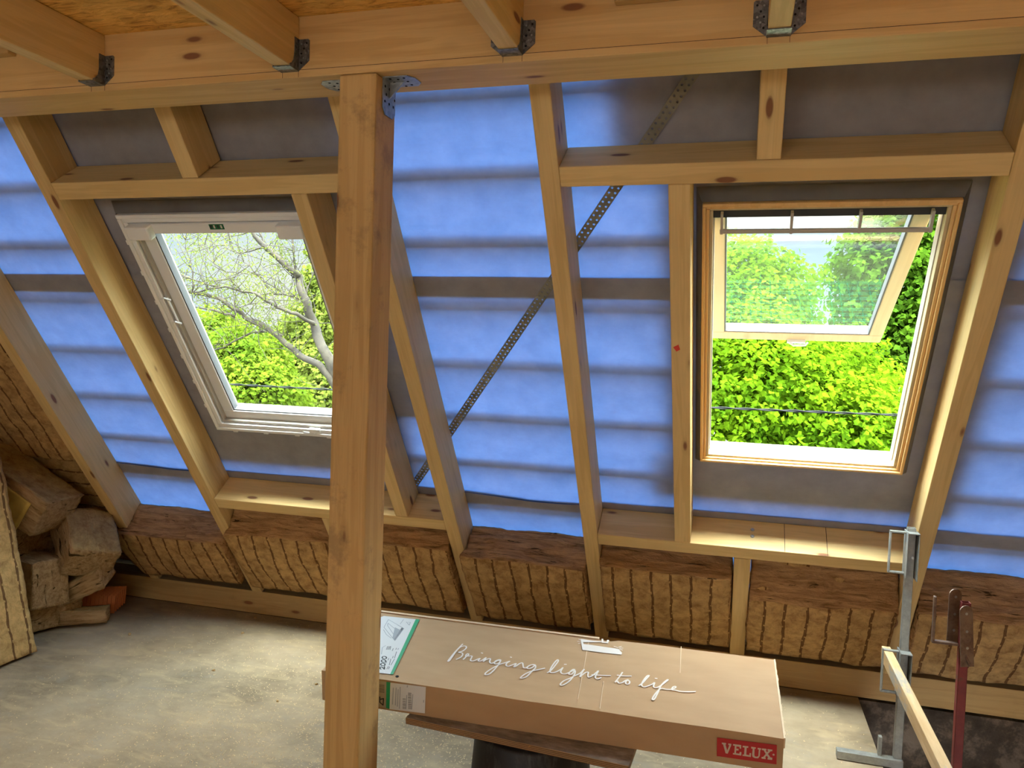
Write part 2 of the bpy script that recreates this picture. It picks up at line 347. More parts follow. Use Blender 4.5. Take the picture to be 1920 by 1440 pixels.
for x, lab in raft:
    timber('rafter', lab, 'rafter', x, x+.07, -.3, 3.735, D0, D1-.004, 'pine_y', GR, ROOF)
GJ = 'short trimmer pieces framing the roof windows'
timber('jamb_rafter', 'vertical framing rafter on the right of the white window, half behind the post', 'rafter', -1.657, -1.59, 1.132, 2.908, D0, D1-.004, 'pine_y', GJ, ROOF)
jr = timber('jamb_rafter', 'framing rafter standing on the left of the open roof window', 'rafter', -.246, -.174, 1.132, 2.900, D0, D1-.004, 'pine_y', GJ, ROOF)
bm = NB(); prism(bm, [(-.028, -.225, -.0862), (-.008, -.238, -.0862), (-.002, -.215, -.0862), (-.016, -.205, -.0862)], (0, 0, 1), .0005); obj('chalk_mark', bm, 'red_chalk', jr)
timber('jack_rafter', 'short rafter piece above the white window between beam and header', 'rafter', -2.107, -2.035, -.3, 1.054, D0, D1-.004, 'pine_y', GJ, ROOF)
timber('jack_rafter', 'short rafter piece above the open window between beam and header', 'rafter', .030, .104, -.3, 1.056, D0, D1-.004, 'pine_y', GJ, ROOF)
timber('jack_rafter', 'short rafter stub under the sill timber of the open window', 'rafter', .024, .098, 2.978, 3.735, D0, D1-.004, 'pine_y', GJ, ROOF)
timber('jack_rafter', 'short rafter stub under the sill timber of the white window, behind the post', 'rafter', -2.107, -2.035, 2.985, 3.735, D0, D1-.004, 'pine_y', GJ, ROOF)
timber('header_timber', 'horizontal header timber above the white roof window', 'timber', -2.747, -1.395, 1.056, 1.131, D0, D1-.004, 'pine_x', GJ, ROOF)
timber('header_timber', 'horizontal header timber above the open roof window', 'timber', -.609, .751, 1.058, 1.131, D0, D1-.004, 'pine_x', GJ, ROOF)
timber('sill_timber', 'wide flat timber below the white roof window, lit from above', 'timber', -2.747, -1.395, 2.910, 2.982, D0, D1-.004, 'pine_x', GJ, ROOF)
st = timber('sill_timber', 'wide flat timber below the open roof window with screws and butt joints', 'timber', -.609, .751, 2.902, 2.975, D0, D1-.004, 'pine_x', GJ, ROOF)
for (x, z) in ((-.02+.09, .03), (-.02+.09, -.01)):
    b_ = NB(); bmesh.ops.create_cone(b_, segments=12, radius1=.010, radius2=.007, depth=.005, cap_ends=True)
    obj('screw', b_, 'galvanised', st, Matrix.Translation((x-.071+.03, -.0385, z)) @ Matrix.Rotation(rad(90), 4, 'X'))
for x in (.17, .35): obj('joint_line', bx(x-.0012, x+.0012, -.0372, -.0362, -.084, .084), 'pencil', st)

# wall plate
timber('wall_plate', 'long timber plate lying along the eaves at the foot of the rafters', 'timber', XL, XR, 4.236, 4.44, .002, .141, 'plate_x')
# main beam
beam = timber('ceiling_beam', 'big glued timber beam crossing the whole room at ceiling height', 'beam', XL, XR, 2.14, 2.327, 2.466, 2.717, 'glulam_x')
for x0, x1 in ((-2.013, -2.0125), (-2.066, -2.0655), (-1.305, -1.3045), (-1.359, -1.3585), (-.609, -.6085), (-.664, -.6635), (.037, .0375), (.0915, .092)):
    o = obj('pencil_mark', bx(x0, x1+.0006, -.0942, -.0936, -.125, -.106), 'pencil', beam)
    o.matrix_local = Matrix.Translation((-beam.location.x, 0, 0))
obj('pencil_line', bx(XL-beam.location.x, XR-beam.location.x, -.0941, -.0936, -.1045, -.1032), 'pencil', beam)
# joists
JX = [(-2.0665, -2.0125, 'leftmost ceiling joist, ending in a metal hanger on the beam'), (-1.3595, -1.3045, 'second ceiling joist from the left, hung on the beam left of the post'),
      (-.664, -.608, 'third ceiling joist, meeting the beam right of the post'), (.037, .092, 'rightmost ceiling joist seen end-on above the open window')]
HAT = [(-2.0, 0), ]
def make_hanger(w_):
    root = bpy.data.objects.new('joist_hanger', None); COL.objects.link(root); root.empty_display_size = .04
    t = .0022; h = .092; L = .05
    bm = NB()
    box(bm, -w_/2-t, w_/2+t, -L, 0, -t, 0)                       # seat under the joist
    for s in (-1, 1):
        x = s*w_/2
        pts = [(x, 0, 0), (x, -L, 0), (x, -L, .006), (x, -.040, .012), (x, -.030, .024), (x, -.026, .045), (x, -.026, h), (x, 0, h)]
        prism(bm, pts, (s, 0, 0), t)
    obj('saddle', bm, 'hanger_metal', root)
    for s in (-1, 1):
        x = s*(w_/2+t); bm = NB()
        prism(bm, [(x, -t, 0), (x+s*.034, -t, .028), (x+s*.034, -t, h-.004), (x+s*.030, -t, h), (x, -t, h)], (0, 1, 0), t)
        fl = obj('flange', bm, 'hanger_metal', root)
        for k, (dx, dz) in enumerate(((.008, .022), (.016, .036), (.008, .050), (.024, .050), (.016, .064), (.008, .078), (.025, .080))):
            b2 = NB(); bmesh.ops.create_cone(b2, segments=8, radius1=.0032, radius2=.0026, depth=.0025, cap_ends=True)
            obj('nail_head' if k % 2 else 'nail_hole', b2, 'galvanised' if k % 2 else 'hole', fl, Matrix.Translation((x+s*dx, -t-.0005, dz)) @ Matrix.Rotation(rad(90), 4, 'X'))
    return root
def copy_tree(o, parent=None):
    c = o.copy(); COL.objects.link(c)
    if parent: c.parent = parent; c.matrix_parent_inverse = o.matrix_parent_inverse.copy()
    for ch in [k for k in bpy.data.objects if k.parent == o]: copy_tree(ch, c)
    return c
h0 = make_hanger(.055)
hl = ['metal joist hanger at the leftmost joist', 'metal joist hanger left of the post on the second joist', 'metal joist hanger right of the post on the third joist', 'metal joist hanger at the rightmost joist above the open window']
for i, (a, b, lab) in enumerate(JX):
    timber('ceiling_joist', lab, 'joist', a, b, YB+.13, 2.139, 2.486, 2.642, 'pine_y', 'ceiling joists running to the beam')
    h = h0 if i == 0 else copy_tree(h0)
    h.matrix_world = Matrix.Translation(((a+b)/2, 2.1395, 2.4845)); tag(h, hl[i], 'joist hanger', 'metal joist hangers on the ceiling beam')
timber('wood_block', 'small dark timber piece fixed high on the beam above the roof bay', 'block', -.353, -.144, 2.108, 2.139, 2.594, 2.643, 'plate_x')
timber('wood_block', 'small dark timber piece on the beam at the upper left edge', 'block', -2.60, -2.375, 2.105, 2.139, 2.60, 2.643, 'plate_x')

# post and its brackets
post = timber('timber_post', 'square timber post standing in front of the roof, holding the beam', 'post', -1.168, -1.048, 2.14, 2.278, 0, 2.465, 'post_z', bev=.006)
def angle_bracket(label, s):
    x = -1.0475 if s > 0 else -1.1685
    root = empty('angle_bracket', Matrix.Translation((x, 2.225, 2.4655)), label, 'bracket', 'perforated angle brackets at the post head')
    for nm in ('plate_under_beam', 'plate_on_post'):
        bm = NB(); t = .0025
        if nm == 'plate_under_beam': prism(bm, [(0, -.045, -t), (s*.078, -.045, -t), (s*.095, -.022, -t), (s*.095, .022, -t), (s*.078, .045, -t), (0, .045, -t)], (0, 0, 1), t)
        else: prism(bm, [(0, -.045, 0), (0, -.045, -.088), (0, -.026, -.105), (0, .026, -.105), (0, .045, -.088), (0, .045, 0)], (s, 0, 0), t)
        p = obj(nm, bm, 'galvanised', root)
        for k in range(9):
            u = .018+.022*(k//3); v = -.030+.030*(k % 3)+(.008 if (k//3) % 2 else 0)
            b2 = NB(); bmesh.ops.create_cone(b2, segments=8, radius1=.0042, radius2=.0042, depth=.001, cap_ends=True)
            mw = Matrix.Translation((s*u, v, -t-.0003)) if nm == 'plate_under_beam' else Matrix.Translation((s*(t+.0003), v, -u-.005)) @ Matrix.Rotation(rad(90), 4, 'Y')
            obj('nail_hole', b2, 'hole', p, mw)
    bm = NB(); prism(bm, [(s*.003, 0, -.003), (s*.05, 0, -.003), (s*.003, 0, -.05)], (0, 1, 0), .006)
    obj('stiffening_rib', bm, 'galvanised', root)
angle_bracket('perforated steel angle bracket right of the post under the beam', 1)
angle_bracket('perforated steel angle bracket left of the post under the beam', -1)

# ------------------------------------------------------------------ underlay sheets
KW = 1.0154; DW = 2.64          # the windows sit a little further out than the rafter faces
W1 = tuple(KW*v for v in (-2.60, -1.64, 1.25, 2.475)); W2 = tuple(KW*v for v in (-.14, .67, 1.25, 2.47))
def sagf(x):
    for a, b, h in ((-1.33, -.675, .028), (-3.5, -2.81, .018)):
        if a < x < b: t = (x-a)/(b-a); return h*min(1, t*1.9)**1.3*(1-max(0, t-.75)*1.2)
    return 0.0
def sheet(label, s0, s1, lip=False, band=()):
    xs = [XL+(2.28-XL)*i/132 for i in range(133)]; ss = [s0+(s1-s0)*i/max(2, int((s1-s0)/.04)) for i in range(max(2, int((s1-s0)/.04))+1)]
    for W in (W1, W2): xs += [W[0], W[1]]; ss += [v for v in W[2:] if s0 < v < s1]
    xs = sorted(set(xs)); ss = sorted(set(ss)); bm = NB(); g = {}
    for i, x in enumerate(xs):
        for j, s in enumerate(ss):
            t = (s-s0)/(s1-s0); d = .0045*noise.noise(Vector((x*2.6, s*7.5, s0)))+.003*noise.noise(Vector((x*9, s*9, 3)))
            zz = -.006+.009*t+d*.5; sv = s
            if j == 0 and lip: sv = s+sagf(x)
            g[i, j] = bm.verts.new((x, sv, zz))
    for i in range(len(xs)-1):
        for j in range(len(ss)-1):
            cx, cs = (xs[i]+xs[i+1])/2, (ss[j]+ss[j+1])/2
            if any(W[0] < cx < W[1] and W[2] < cs < W[3] for W in (W1, W2)): continue
            bm.faces.new((g[i, j], g[i+1, j], g[i+1, j+1], g[i, j+1]))
    o = obj('roof_underlay', bm, 'underlay', smooth=True); o.matrix_world = RF(0, 0, D1+.005)
    tag(o, label, 'underlay', 'translucent blue underlay sheets')
    for e in band:
        bm = NB(); n_ = 150; r0 = None
        for i in range(n_+1):
            x = XL+(2.28-XL)*i/n_; k = sagf(x) if lip else 0
            r1 = (bm.verts.new((x, e[0]+k, e[2])), bm.verts.new((x, e[1], e[2])))
            xm = x-(2.28-XL)/n_/2
            if r0 and not any(W[0]-.01 < xm < W[1]+.01 and e[0] < W[3] and e[1] > W[2] for W in (W1, W2)): bm.faces.new((r0[0], r1[0], r1[1], r0[1]))
            r0 = r1
        obj('adhesive_band', bm, 'adhesive', o, smooth=True)
    if lip:
        for a, b in ((-1.33, -.675), (-3.5, -2.81)):
            bm = NB(); n_ = 24; r0 = None
            for i in range(n_+1):
                x = a+(b-a)*i/n_; k = sagf(x); t_ = .0075*min(1, 4*(i/n_)*(1-i/n_))
                r1 = (bm.verts.new((x, s0+k-t_, -.014)), bm.verts.new((x, s0+k+.001, -.016)))
                if r0: bm.faces.new((r0[0], r1[0], r1[1], r0[1]))
                r0 = r1
            obj('cut_edge', bm, 'blue_edge', o)
sheet('upper blue underlay sheet, from the beam down to the broad overlap band', -.42, 1.69)
sheet('middle blue underlay sheet around the two roof windows', 1.592, 2.945, band=[(1.593, 1.690, .009)])
sheet('lowest blue underlay sheet just above the mineral wool at the eaves', 2.865, 3.98, True, band=[(2.866, 2.936, .008)])
# battens outside the underlay
sb = [.0, .29, .585, .872, 1.168, 1.456, 1.752, 2.062, 2.378, 2.684, 2.985, 3.29, 3.6]
NTH = ['far above', 'just above', 'level with', 'first', 'second', 'third', 'fourth', 'fifth', 'sixth', 'seventh', 'eighth', 'ninth', 'tenth']
for i, s in enumerate(sb):
    def seg(x0, x1, i=i):
        bm = NB(); prism(bm, [(x0, -.050, .014), (x0, .003, .002), (x0, .003, .032), (x0, -.050, .046)], (1, 0, 0), x1-x0)
        o = obj('roof_batten', bm, 'batten_x'); o.matrix_world = RF(0, s, D1+.010)
        tag(o, 'outer roof batten, shadow line %s below the ceiling beam' % NTH[i] if x0 == XL and x1 == XR else None, 'batten', 'outer roof battens shining through the underlay')
        return o
    if 1.2 < s < 2.56:
        for (a, b), w_ in zip(((XL, -2.70), (-1.60, -.20), (.74, XR)), ('left of the white window', 'between the two roof windows', 'right of the open window')):
            seg(a, b)['label'] = 'outer roof batten, shadow line %s below the ceiling beam, %s' % (NTH[i], w_)
    else: seg(XL, XR)
timber('eaves_light_block', 'unseen board added outside the eaves to block light behind the mineral wool', 'board', XL, XR, 3.40, 4.0, D1+.066, D1+.086, 'sheet_metal', None, ROOF, 0)  # added blocker, stops daylight shining through the underlay below the batts
# metal flashings around the windows
def flashing(label, rects):
    bm = NB()
    for a in rects: box(bm, a[0], a[1], a[2], a[3], D1+.066, D1+.070)
    o = obj('window_flashing', bm, 'sheet_metal'); o.matrix_world = ROOF.copy(); tag(o, label, 'flashing')
flashing('metal flashing and tiles around the white window, dimming the underlay', [(-2.87, -1.40, -.4, W1[2]), (-2.87, W1[0], W1[2], W1[3]), (W1[1], -1.40, W1[2], 2.36), (W1[1], -1.55, 2.36, W1[3]), (-2.87, -1.55, W1[3], 2.79)])
flashing('metal flashing and tiles around the open window, dimming the underlay', [(-.46, .93, -.4, 1.09), (-.29, .93, 1.09, W2[2]), (-.29, W2[0], W2[2], W2[3]), (W2[1], .93, W2[2], W2[3]), (-.36, .93, W2[3], 2.78)])

# perforated wind strap
def strap():
    p0 = Vector((-.03, .62)); p1 = Vector((-1.80, 3.13)); L = (p1-p0).length; ux = (p1-p0)/L
    n = int(L/.0215); w_ = .040; t = .0015; bm = NB()
    for i in range(n):
        for r in (0, 1):
            a = i*L/n+(.0107 if r else 0); c = L/n; cx, cy = a+c/2, (-w_/4 if r == 0 else w_/4)
            sq = [(a, cy-w_/4), (a+c/2, cy-w_/4), (a+c, cy-w_/4), (a+c, cy), (a+c, cy+w_/4), (a+c/2, cy+w_/4), (a, cy+w_/4), (a, cy)]
            o8 = [(cx-.0032, cy-.0032), (cx, cy-.0044), (cx+.0032, cy-.0032), (cx+.0044, cy), (cx+.0032, cy+.0032), (cx, cy+.0044), (cx-.0032, cy+.0032), (cx-.0044, cy)]
            A_ = [bm.verts.new((x, y, 0)) for x, y in sq]; B_ = [bm.verts.new((x, y, 0)) for x, y in o8]
            for k in range(8): bm.faces.new((A_[k], A_[(k+1) % 8], B_[(k+1) % 8], B_[k]))
    bmesh.ops.remove_doubles(bm, verts=bm.verts, dist=.0002)
    bmesh.ops.solidify(bm, geom=bm.faces[:], thickness=t)
    o = obj('perforated_strap', bm, 'strap_metal')
    ang = math.atan2(ux.y, ux.x)
    o.matrix_world = RF(p0.x, p0.y, D1-.0038) @ Matrix.Rotation(ang, 4, 'Z')
    tag(o, 'long perforated metal strap running diagonally across the roof bays', 'strap')
strap()

# ------------------------------------------------------------------ roof windows
def ring(bm, x0, x1, y0, y1, wl, wr, wt, wb, z0, z1, mi=0):
    box(bm, x0, x1, y0, y0+wt, z0, z1, mi); box(bm, x0, x1, y1-wb, y1, z0, z1, mi)
    box(bm, x0, x0+wl, y0+wt, y1-wb, z0, z1, mi); box(bm, x1-wr, x1, y0+wt, y1-wb, z0, z1, mi)
def collar(par, x0, x1, y0, y1):
    bm = NB(); t, w_ = .010, .048
    a = [(x0-.002, y0-.004), (x1+.002, y0-.004), (x1+.002, y1+.003), (x0-.002, y1+.003)]
    b = [(x0-.022, y0-w_), (x1+.022, y0-w_), (x1+.022, y1+.02), (x0-.022, y1+.02)]
    A_ = [bm.verts.new((*q_, .004)) for q_ in a]; B_ = [bm.verts.new((*q_, .033)) for q_ in b]
    for k in range(4): bm.faces.new((A_[k], A_[(k+1) % 4], B_[(k+1) % 4], B_[k]))
    bmesh.ops.solidify(bm, geom=bm.faces[:], thickness=-.0015)
    return obj('underlay_collar', bm, 'collar', par)
# white window (closed)
w1 = empty('window_1', RF(-2.12*KW, 2.475*KW, DW) @ Matrix.Scale(KW, 4), None, None); w1['kind'] = 'structure'
H = 1.225; HW = .48
bm = NB(); ring(bm, -HW, HW, -H, 0, .018, .018, .018, .018, -.008, .16); ring(bm, -HW+.018, HW-.018, -H+.018, -.018, .022, .022, .022, .022, 0, .16)
obj('window_frame', bm, 'white_lacquer', w1, bevel=.003); collar(w1, -HW, HW, -H, 0)
bm = NB(); ring(bm, -HW+.045, HW-.045, -H+.045, -.045, .012, .012, .012, .012, .012, .15); obj('gasket', bm, 'bar_metal', w1)
bm = NB(); ring(bm, -HW+.05, HW-.05, -H+.05, -.045, .065, .065, .05, .058, .034, .085); sash = obj('sash', bm, 'white_lacquer', w1, bevel=.004)
bm = NB(); ring(bm, -HW+.115, HW-.115, -H+.10, -.103, .006, .006, .006, .006, .040, .075); obj('gasket', bm, 'grey_gasket', sash)
obj('glass_pane', bx(-HW+.12, HW-.12, -H+.105, -.108, .056, .066), 'glass', sash)
vb = obj('ventilation_bar', bx(-.44, .44, -1.180, -1.132, -.004, .05), 'white_lacquer', w1, bevel=.006)
for a, b in ((-.436, -.318), (.300, .418)):
    hb = obj('hinge_cover', bx(a, b, -1.182, -1.118, -.040, .0), 'white_lacquer', w1, bevel=.008)
obj('sticker', bx(-.032, .038, -1.176, -1.152, -.0052, -.0042), 'green_sticker', vb)
for k, x in enumerate((-.028, -.012, .006, .022)):
    obj('sticker_print', bx(x, x+.008, -1.172, -1.157, -.0056, -.0051), 'white_print' if k % 2 else 'ink_dark', vb)
for i in range(7): obj('frame_clip', bx(-HW-.003, -HW+.004, -H+.12+i*.155, -H+.14+i*.155, -.010, -.004), 'white_plastic', w1)
for i in range(5): obj('frame_clip', bx(-.38+i*.18, -.355+i*.18, -.004, .004, -.010, -.004), 'white_plastic', w1)
bm = NB(); tube(bm, [(-.16, -.048, .028), (-.02, -.040, .02), (.04, -.022, .0), (.09, -.016, -.004), (.11, -.022, .006)], .006, 8); box(bm, .07, .13, -.045, -.020, -.006, .03)
obj('handle', bm, 'white_plastic', w1)
for y in (-.80, -.67):
    bm = NB(); tube(bm, [(-HW+.03, y, .0), (-HW+.055, y-.008, -.006), (-HW+.07, y+.012, .01)], .005, 6); obj('catch', bm, 'white_plastic', w1)
obj('catch_rod', bx(-HW+.052, -HW+.060, -.80, -.66, .006, .014), 'white_plastic', w1)

# pine window (open, sash swung outward from its top edge)
w2 = empty('window_2', RF(.265*KW, 2.47*KW, DW) @ Matrix.Scale(KW, 4), None, None); w2['kind'] = 'structure'
HW2 = .405; H2 = 1.22
bm = NB(); ring(bm, -HW2, HW2, -H2, 0, .012, .012, .012, .012, -.006, .095); ring(bm, -HW2+.012, HW2-.012, -H2+.012, -.012, .012, .012, .012, .008, .004, .095)
obj('window_frame', bm, 'window_pine', w2, bevel=.003); collar(w2, -HW2, HW2, -H2, 0)
bm = NB(); ring(bm, -HW2+.024, HW2-.024, -H2+.024, -.020, .012, .012, .010, .010, .014, .095); obj('frame_lining', bm, 'window_cream', w2, bevel=.002)
bm = NB(); ring(bm, -HW2+.036, HW2-.036, -H2+.034, -.028, .004, .004, .004, .004, .05, .100); obj('outer_edge', bm, 'bar_metal', w2)
obj('top_gap_shade', bx(-HW2+.036, HW2-.036, -H2+.034, -H2+.068, .030, .064), 'dark_metal', w2)  # dark bar stands in for the shade in the gap under the top frame
for x in (-.30, .26):
    obj('strike_plate', bx(x, x+.06, -.0305, -.028, .055, .075), 'bar_metal', w2)
piv = Matrix.Translation((-.02, -H2+.040, .066)) @ Matrix.Rotation(rad(28.8), 4, 'X')
SW = .365; SL = 1.06
bm = NB(); ring(bm, -SW, SW, 0, SL, .055, .055, .06, .07, 0, .05); sash = obj('sash', bm, 'window_cream', w2, piv, bevel=.004)
bm = NB(); ring(bm, -SW+.055, SW-.055, .06, SL-.07, .006, .006, .006, .006, .004, .04); obj('gasket', bm, 'grey_gasket', sash)
obj('glass_pane', bx(-SW+.06, SW-.06, .065, SL-.075, .022, .030), 'glass', sash)
obj('outer_cladding', bx(-SW-.006, SW+.006, SL, SL+.006, .02, .07), 'dark_metal', sash)
bm = NB(); box(bm, -.03, .05, SL-.012, SL+.004, -.012, .0); tube(bm, [(-.02, SL-.004, -.012), (.0, SL+.004, -.022), (.05, SL+.004, -.020), (.06, SL-.006, -.010)], .005, 6)
obj('latch', bm, 'white_plastic', sash)
bar = obj('ventilation_bar', bx(-.345, .335, -H2+.104, -H2+.120, .004, .016), 'bar_metal', w2, bevel=.003)
for x in (-.343, -.112, .105, .322): obj('strut', bx(x, x+.009, -H2+.040, -H2+.118, -.002, .020), 'bar_metal', bar)

# traced ink on the carton (metres on the carton faces)
SCRIPT= [[(0.3951, 0.3028), (0.3921, 0.2782), (0.388, 0.2357), (0.3865, 0.1976), (0.3863, 0.1705), (0.3899, 0.1739), (0.39, 0.2085), (0.3901, 0.2439), (0.394, 0.2761), (0.4022, 0.2889), (0.4122, 0.2891), (0.4169, 0.2747), (0.4118, 0.2526), (0.4015, 0.2395), (0.4142, 0.2379), (0.4203, 0.227), (0.4201, 0.2094), (0.41, 0.1893)], [(0.4331, 0.1958), (0.4357, 0.2138), (0.4323, 0.2278), (0.4348, 0.2386), (0.4397, 0.2349), (0.439, 0.2222), (0.4353, 0.2187), (0.4456, 0.2241), (0.4548, 0.2256), (0.4571, 0.2074), (0.4591, 0.1957), (0.4654, 0.1926), (0.4731, 0.1986), (0.481, 0.2116), (0.4866, 0.2166), (0.4849, 0.2029), (0.49, 0.198), (0.497, 0.2063), (0.5048, 0.2281), (0.5039, 0.2009), (0.5074, 0.2116), (0.5176, 0.2253), (0.5226, 0.2208), (0.525, 0.2043), (0.5327, 0.1944), (0.5393, 0.2001), (0.5486, 0.2173), (0.5587, 0.2235), (0.553, 0.2268), (0.5442, 0.216), (0.543, 0.1997), (0.5504, 0.1945), (0.5588, 0.2065), (0.5587, 0.2235), (0.56, 0.202), (0.5561, 0.1582), (0.5478, 0.1236), (0.5363, 0.1158), (0.5346, 0.1291), (0.5432, 0.1546), (0.5533, 0.1763), (0.5641, 0.196), (0.5785, 0.212), (0.5903, 0.225), (0.5841, 0.2087), (0.5872, 0.1929), (0.5961, 0.1906), (0.6064, 0.2044), (0.6153, 0.2151), (0.6142, 0.1923), (0.6183, 0.1944), (0.6265, 0.2172), (0.6349, 0.2254), (0.6411, 0.2103), (0.6471, 0.1954), (0.6549, 0.1966), (0.6658, 0.2186), (0.6797, 0.2235), (0.6716, 0.2236), (0.6607, 0.211), (0.6585, 0.1962), (0.6671, 0.1939), (0.6758, 0.2057), (0.6809, 0.2214), (0.6855, 0.2037), (0.68, 0.1788), (0.6712, 0.1399), (0.659, 0.1252), (0.6539, 0.1296), (0.6628, 0.1556), (0.6778, 0.1782), (0.6951, 0.1923), (0.7163, 0.21)], [(0.4796, 0.2577), (0.4836, 0.2558)], [(0.5852, 0.2556), (0.589, 0.2537)], [(0.7315, 0.184), (0.74, 0.2037), (0.7465, 0.2409), (0.7502, 0.2721), (0.7457, 0.28), (0.7402, 0.2572), (0.7365, 0.2203), (0.7378, 0.1944), (0.7462, 0.1881), (0.7584, 0.1973), (0.7699, 0.2179), (0.7744, 0.2309), (0.7726, 0.2041), (0.7794, 0.1916), (0.7906, 0.1919), (0.8019, 0.2065), (0.8149, 0.2275), (0.8092, 0.2277), (0.8024, 0.2066), (0.8031, 0.1925), (0.8119, 0.1978), (0.8173, 0.2224), (0.8205, 0.1973), (0.8126, 0.1503), (0.7967, 0.1185), (0.7879, 0.1215), (0.7942, 0.1451), (0.8117, 0.1695), (0.8246, 0.19), (0.8377, 0.2107), (0.8454, 0.239), (0.8425, 0.215), (0.8407, 0.186), (0.8454, 0.1986), (0.8533, 0.218), (0.8622, 0.2233), (0.864, 0.2038), (0.8689, 0.191), (0.8782, 0.2021), (0.8881, 0.2277), (0.8931, 0.2406), (0.8906, 0.2112), (0.8905, 0.1943), (0.8997, 0.1884), (0.9091, 0.1994)], [(0.8769, 0.2102), (0.9068, 0.2146), (0.9363, 0.2211)], [(0.7754, 0.255), (0.7808, 0.2565)], [(0.9722, 0.254), (0.9666, 0.2211), (0.9577, 0.1841), (0.9635, 0.1923), (0.9691, 0.1801), (0.9792, 0.1857), (0.9881, 0.2019), (0.9954, 0.2095), (0.9904, 0.1943), (0.9932, 0.1814), (1.0011, 0.1836), (1.0027, 0.1977), (0.9954, 0.2095)], [(0.9586, 0.2302), (0.9819, 0.231), (1.0031, 0.2369)], [(1.0348, 0.1821), (1.0446, 0.2039), (1.055, 0.2373), (1.0601, 0.2557), (1.0537, 0.251), (1.0457, 0.2208), (1.042, 0.1896), (1.0498, 0.1782), (1.0623, 0.1871), (1.0744, 0.2013), (1.0813, 0.2141), (1.0802, 0.1894), (1.0865, 0.1831), (1.0965, 0.1912), (1.1105, 0.2168), (1.1221, 0.2421), (1.1194, 0.2424), (1.1101, 0.2222), (1.1017, 0.1927), (1.0968, 0.1542), (1.0897, 0.1137), (1.0838, 0.107), (1.0849, 0.1251), (1.0938, 0.1586), (1.1051, 0.1829), (1.1209, 0.182), (1.1364, 0.1863), (1.1487, 0.1994), (1.1482, 0.2083), (1.1407, 0.2009), (1.1391, 0.1844), (1.1496, 0.1847), (1.1654, 0.1812), (1.1912, 0.1858), (1.2117, 0.1925)], [(1.0815, 0.2436), (1.0864, 0.2438)]]
SASH= [[(0.7951, 0.4557), (0.8035, 0.4564), (0.8396, 0.4538), (0.8715, 0.458), (0.8724, 0.4519), (0.8413, 0.4432), (0.8075, 0.4337), (0.8127, 0.4196), (0.8323, 0.4204), (0.9387, 0.4164), (0.9542, 0.3907), (0.9532, 0.3771), (0.8937, 0.3738), (0.8163, 0.3746)], [(0.8685, 0.4779), (0.8747, 0.4796), (0.8785, 0.4584), (0.8898, 0.4584), (0.8894, 0.4757), (0.8971, 0.4763), (0.8967, 0.4493), (0.8738, 0.4476)]]
RAYS= [[(0.7892, 0.4524), (0.7955, 0.4494)], [(0.7881, 0.4346), (0.7976, 0.4373)], [(0.7938, 0.4189), (0.8, 0.4238)], [(0.9202, 0.4311), (0.9349, 0.4245)], [(0.937, 0.4296), (0.9456, 0.4382)], [(0.9413, 0.4171), (0.9531, 0.4113)], [(0.9419, 0.4234), (0.9526, 0.4264)]]
CREASE= [[(0.8264, 0.4478), (0.8441, 0.2386)], [(0.8473, 0.1878), (0.8587, 0.0469)], [(0.9201, 0.1802), (0.9331, 0.0131)], [(1.1517, 0.4988), (1.1582, 0.303)]]
LAB= [(-0.0356, 0.4403), (0.0282, 0.443), (0.1572, 0.4491), (0.233, 0.0347), (0.147, 0.0304)]
LGREEN= [(0.1572, 0.4491), (0.1729, 0.4497), (0.2425, 0.0363), (0.2325, 0.0346)]
LDRAW= [[(0.0581, 0.4175), (0.1448, 0.3619), (0.1519, 0.2611), (0.1345, 0.2796), (0.069, 0.3512), (0.0581, 0.4175)], [(0.0695, 0.3875), (0.1266, 0.3391), (0.1283, 0.305), (0.0766, 0.3677), (0.0695, 0.3875)], [(0.0759, 0.3319), (0.1024, 0.2977), (0.1315, 0.2754)], [(0.112, 0.3813), (0.1448, 0.3619)], [(0.1135, 0.433), (0.1168, 0.3935)], [(0.1322, 0.4161), (0.1533, 0.3929), (0.1485, 0.417), (0.1395, 0.4145)], [(0.1473, 0.1543), (0.1301, 0.1997), (0.1349, 0.2171)]]
LBAR= [[(0.1085, 0.3623), (0.1426, 0.3436), (0.1519, 0.2611), (0.1332, 0.2826)], [(0.1335, 0.3693), (0.1457, 0.3621), (0.1527, 0.2593), (0.1453, 0.2692)]]
LLINES= [[(0.1502, 0.1895), (0.1444, 0.2133)], [(0.1543, 0.1906), (0.1485, 0.2145)], [(0.1585, 0.1918), (0.1527, 0.2156)], [(0.1626, 0.1929), (0.1555, 0.2164)], [(0.1737, 0.1866), (0.17, 0.2045)], [(0.1819, 0.1983), (0.1799, 0.2104)], [(0.1888, 0.2003), (0.188, 0.2095)], [(0.1975, 0.0587), (0.1891, 0.091)], [(0.1882, 0.0966), (0.1864, 0.1108)], [(0.208, 0.0616), (0.2054, 0.081)], [(0.2133, 0.0631), (0.2105, 0.0795)], [(0.1869, 0.1199), (0.1837, 0.134)], [(0.2047, 0.0895), (0.1928, 0.1305)], [(0.1959, 0.1374), (0.1927, 0.1517)], [(0.21, 0.091), (0.2049, 0.1339)], [(0.2026, 0.1393), (0.1907, 0.1851)]]
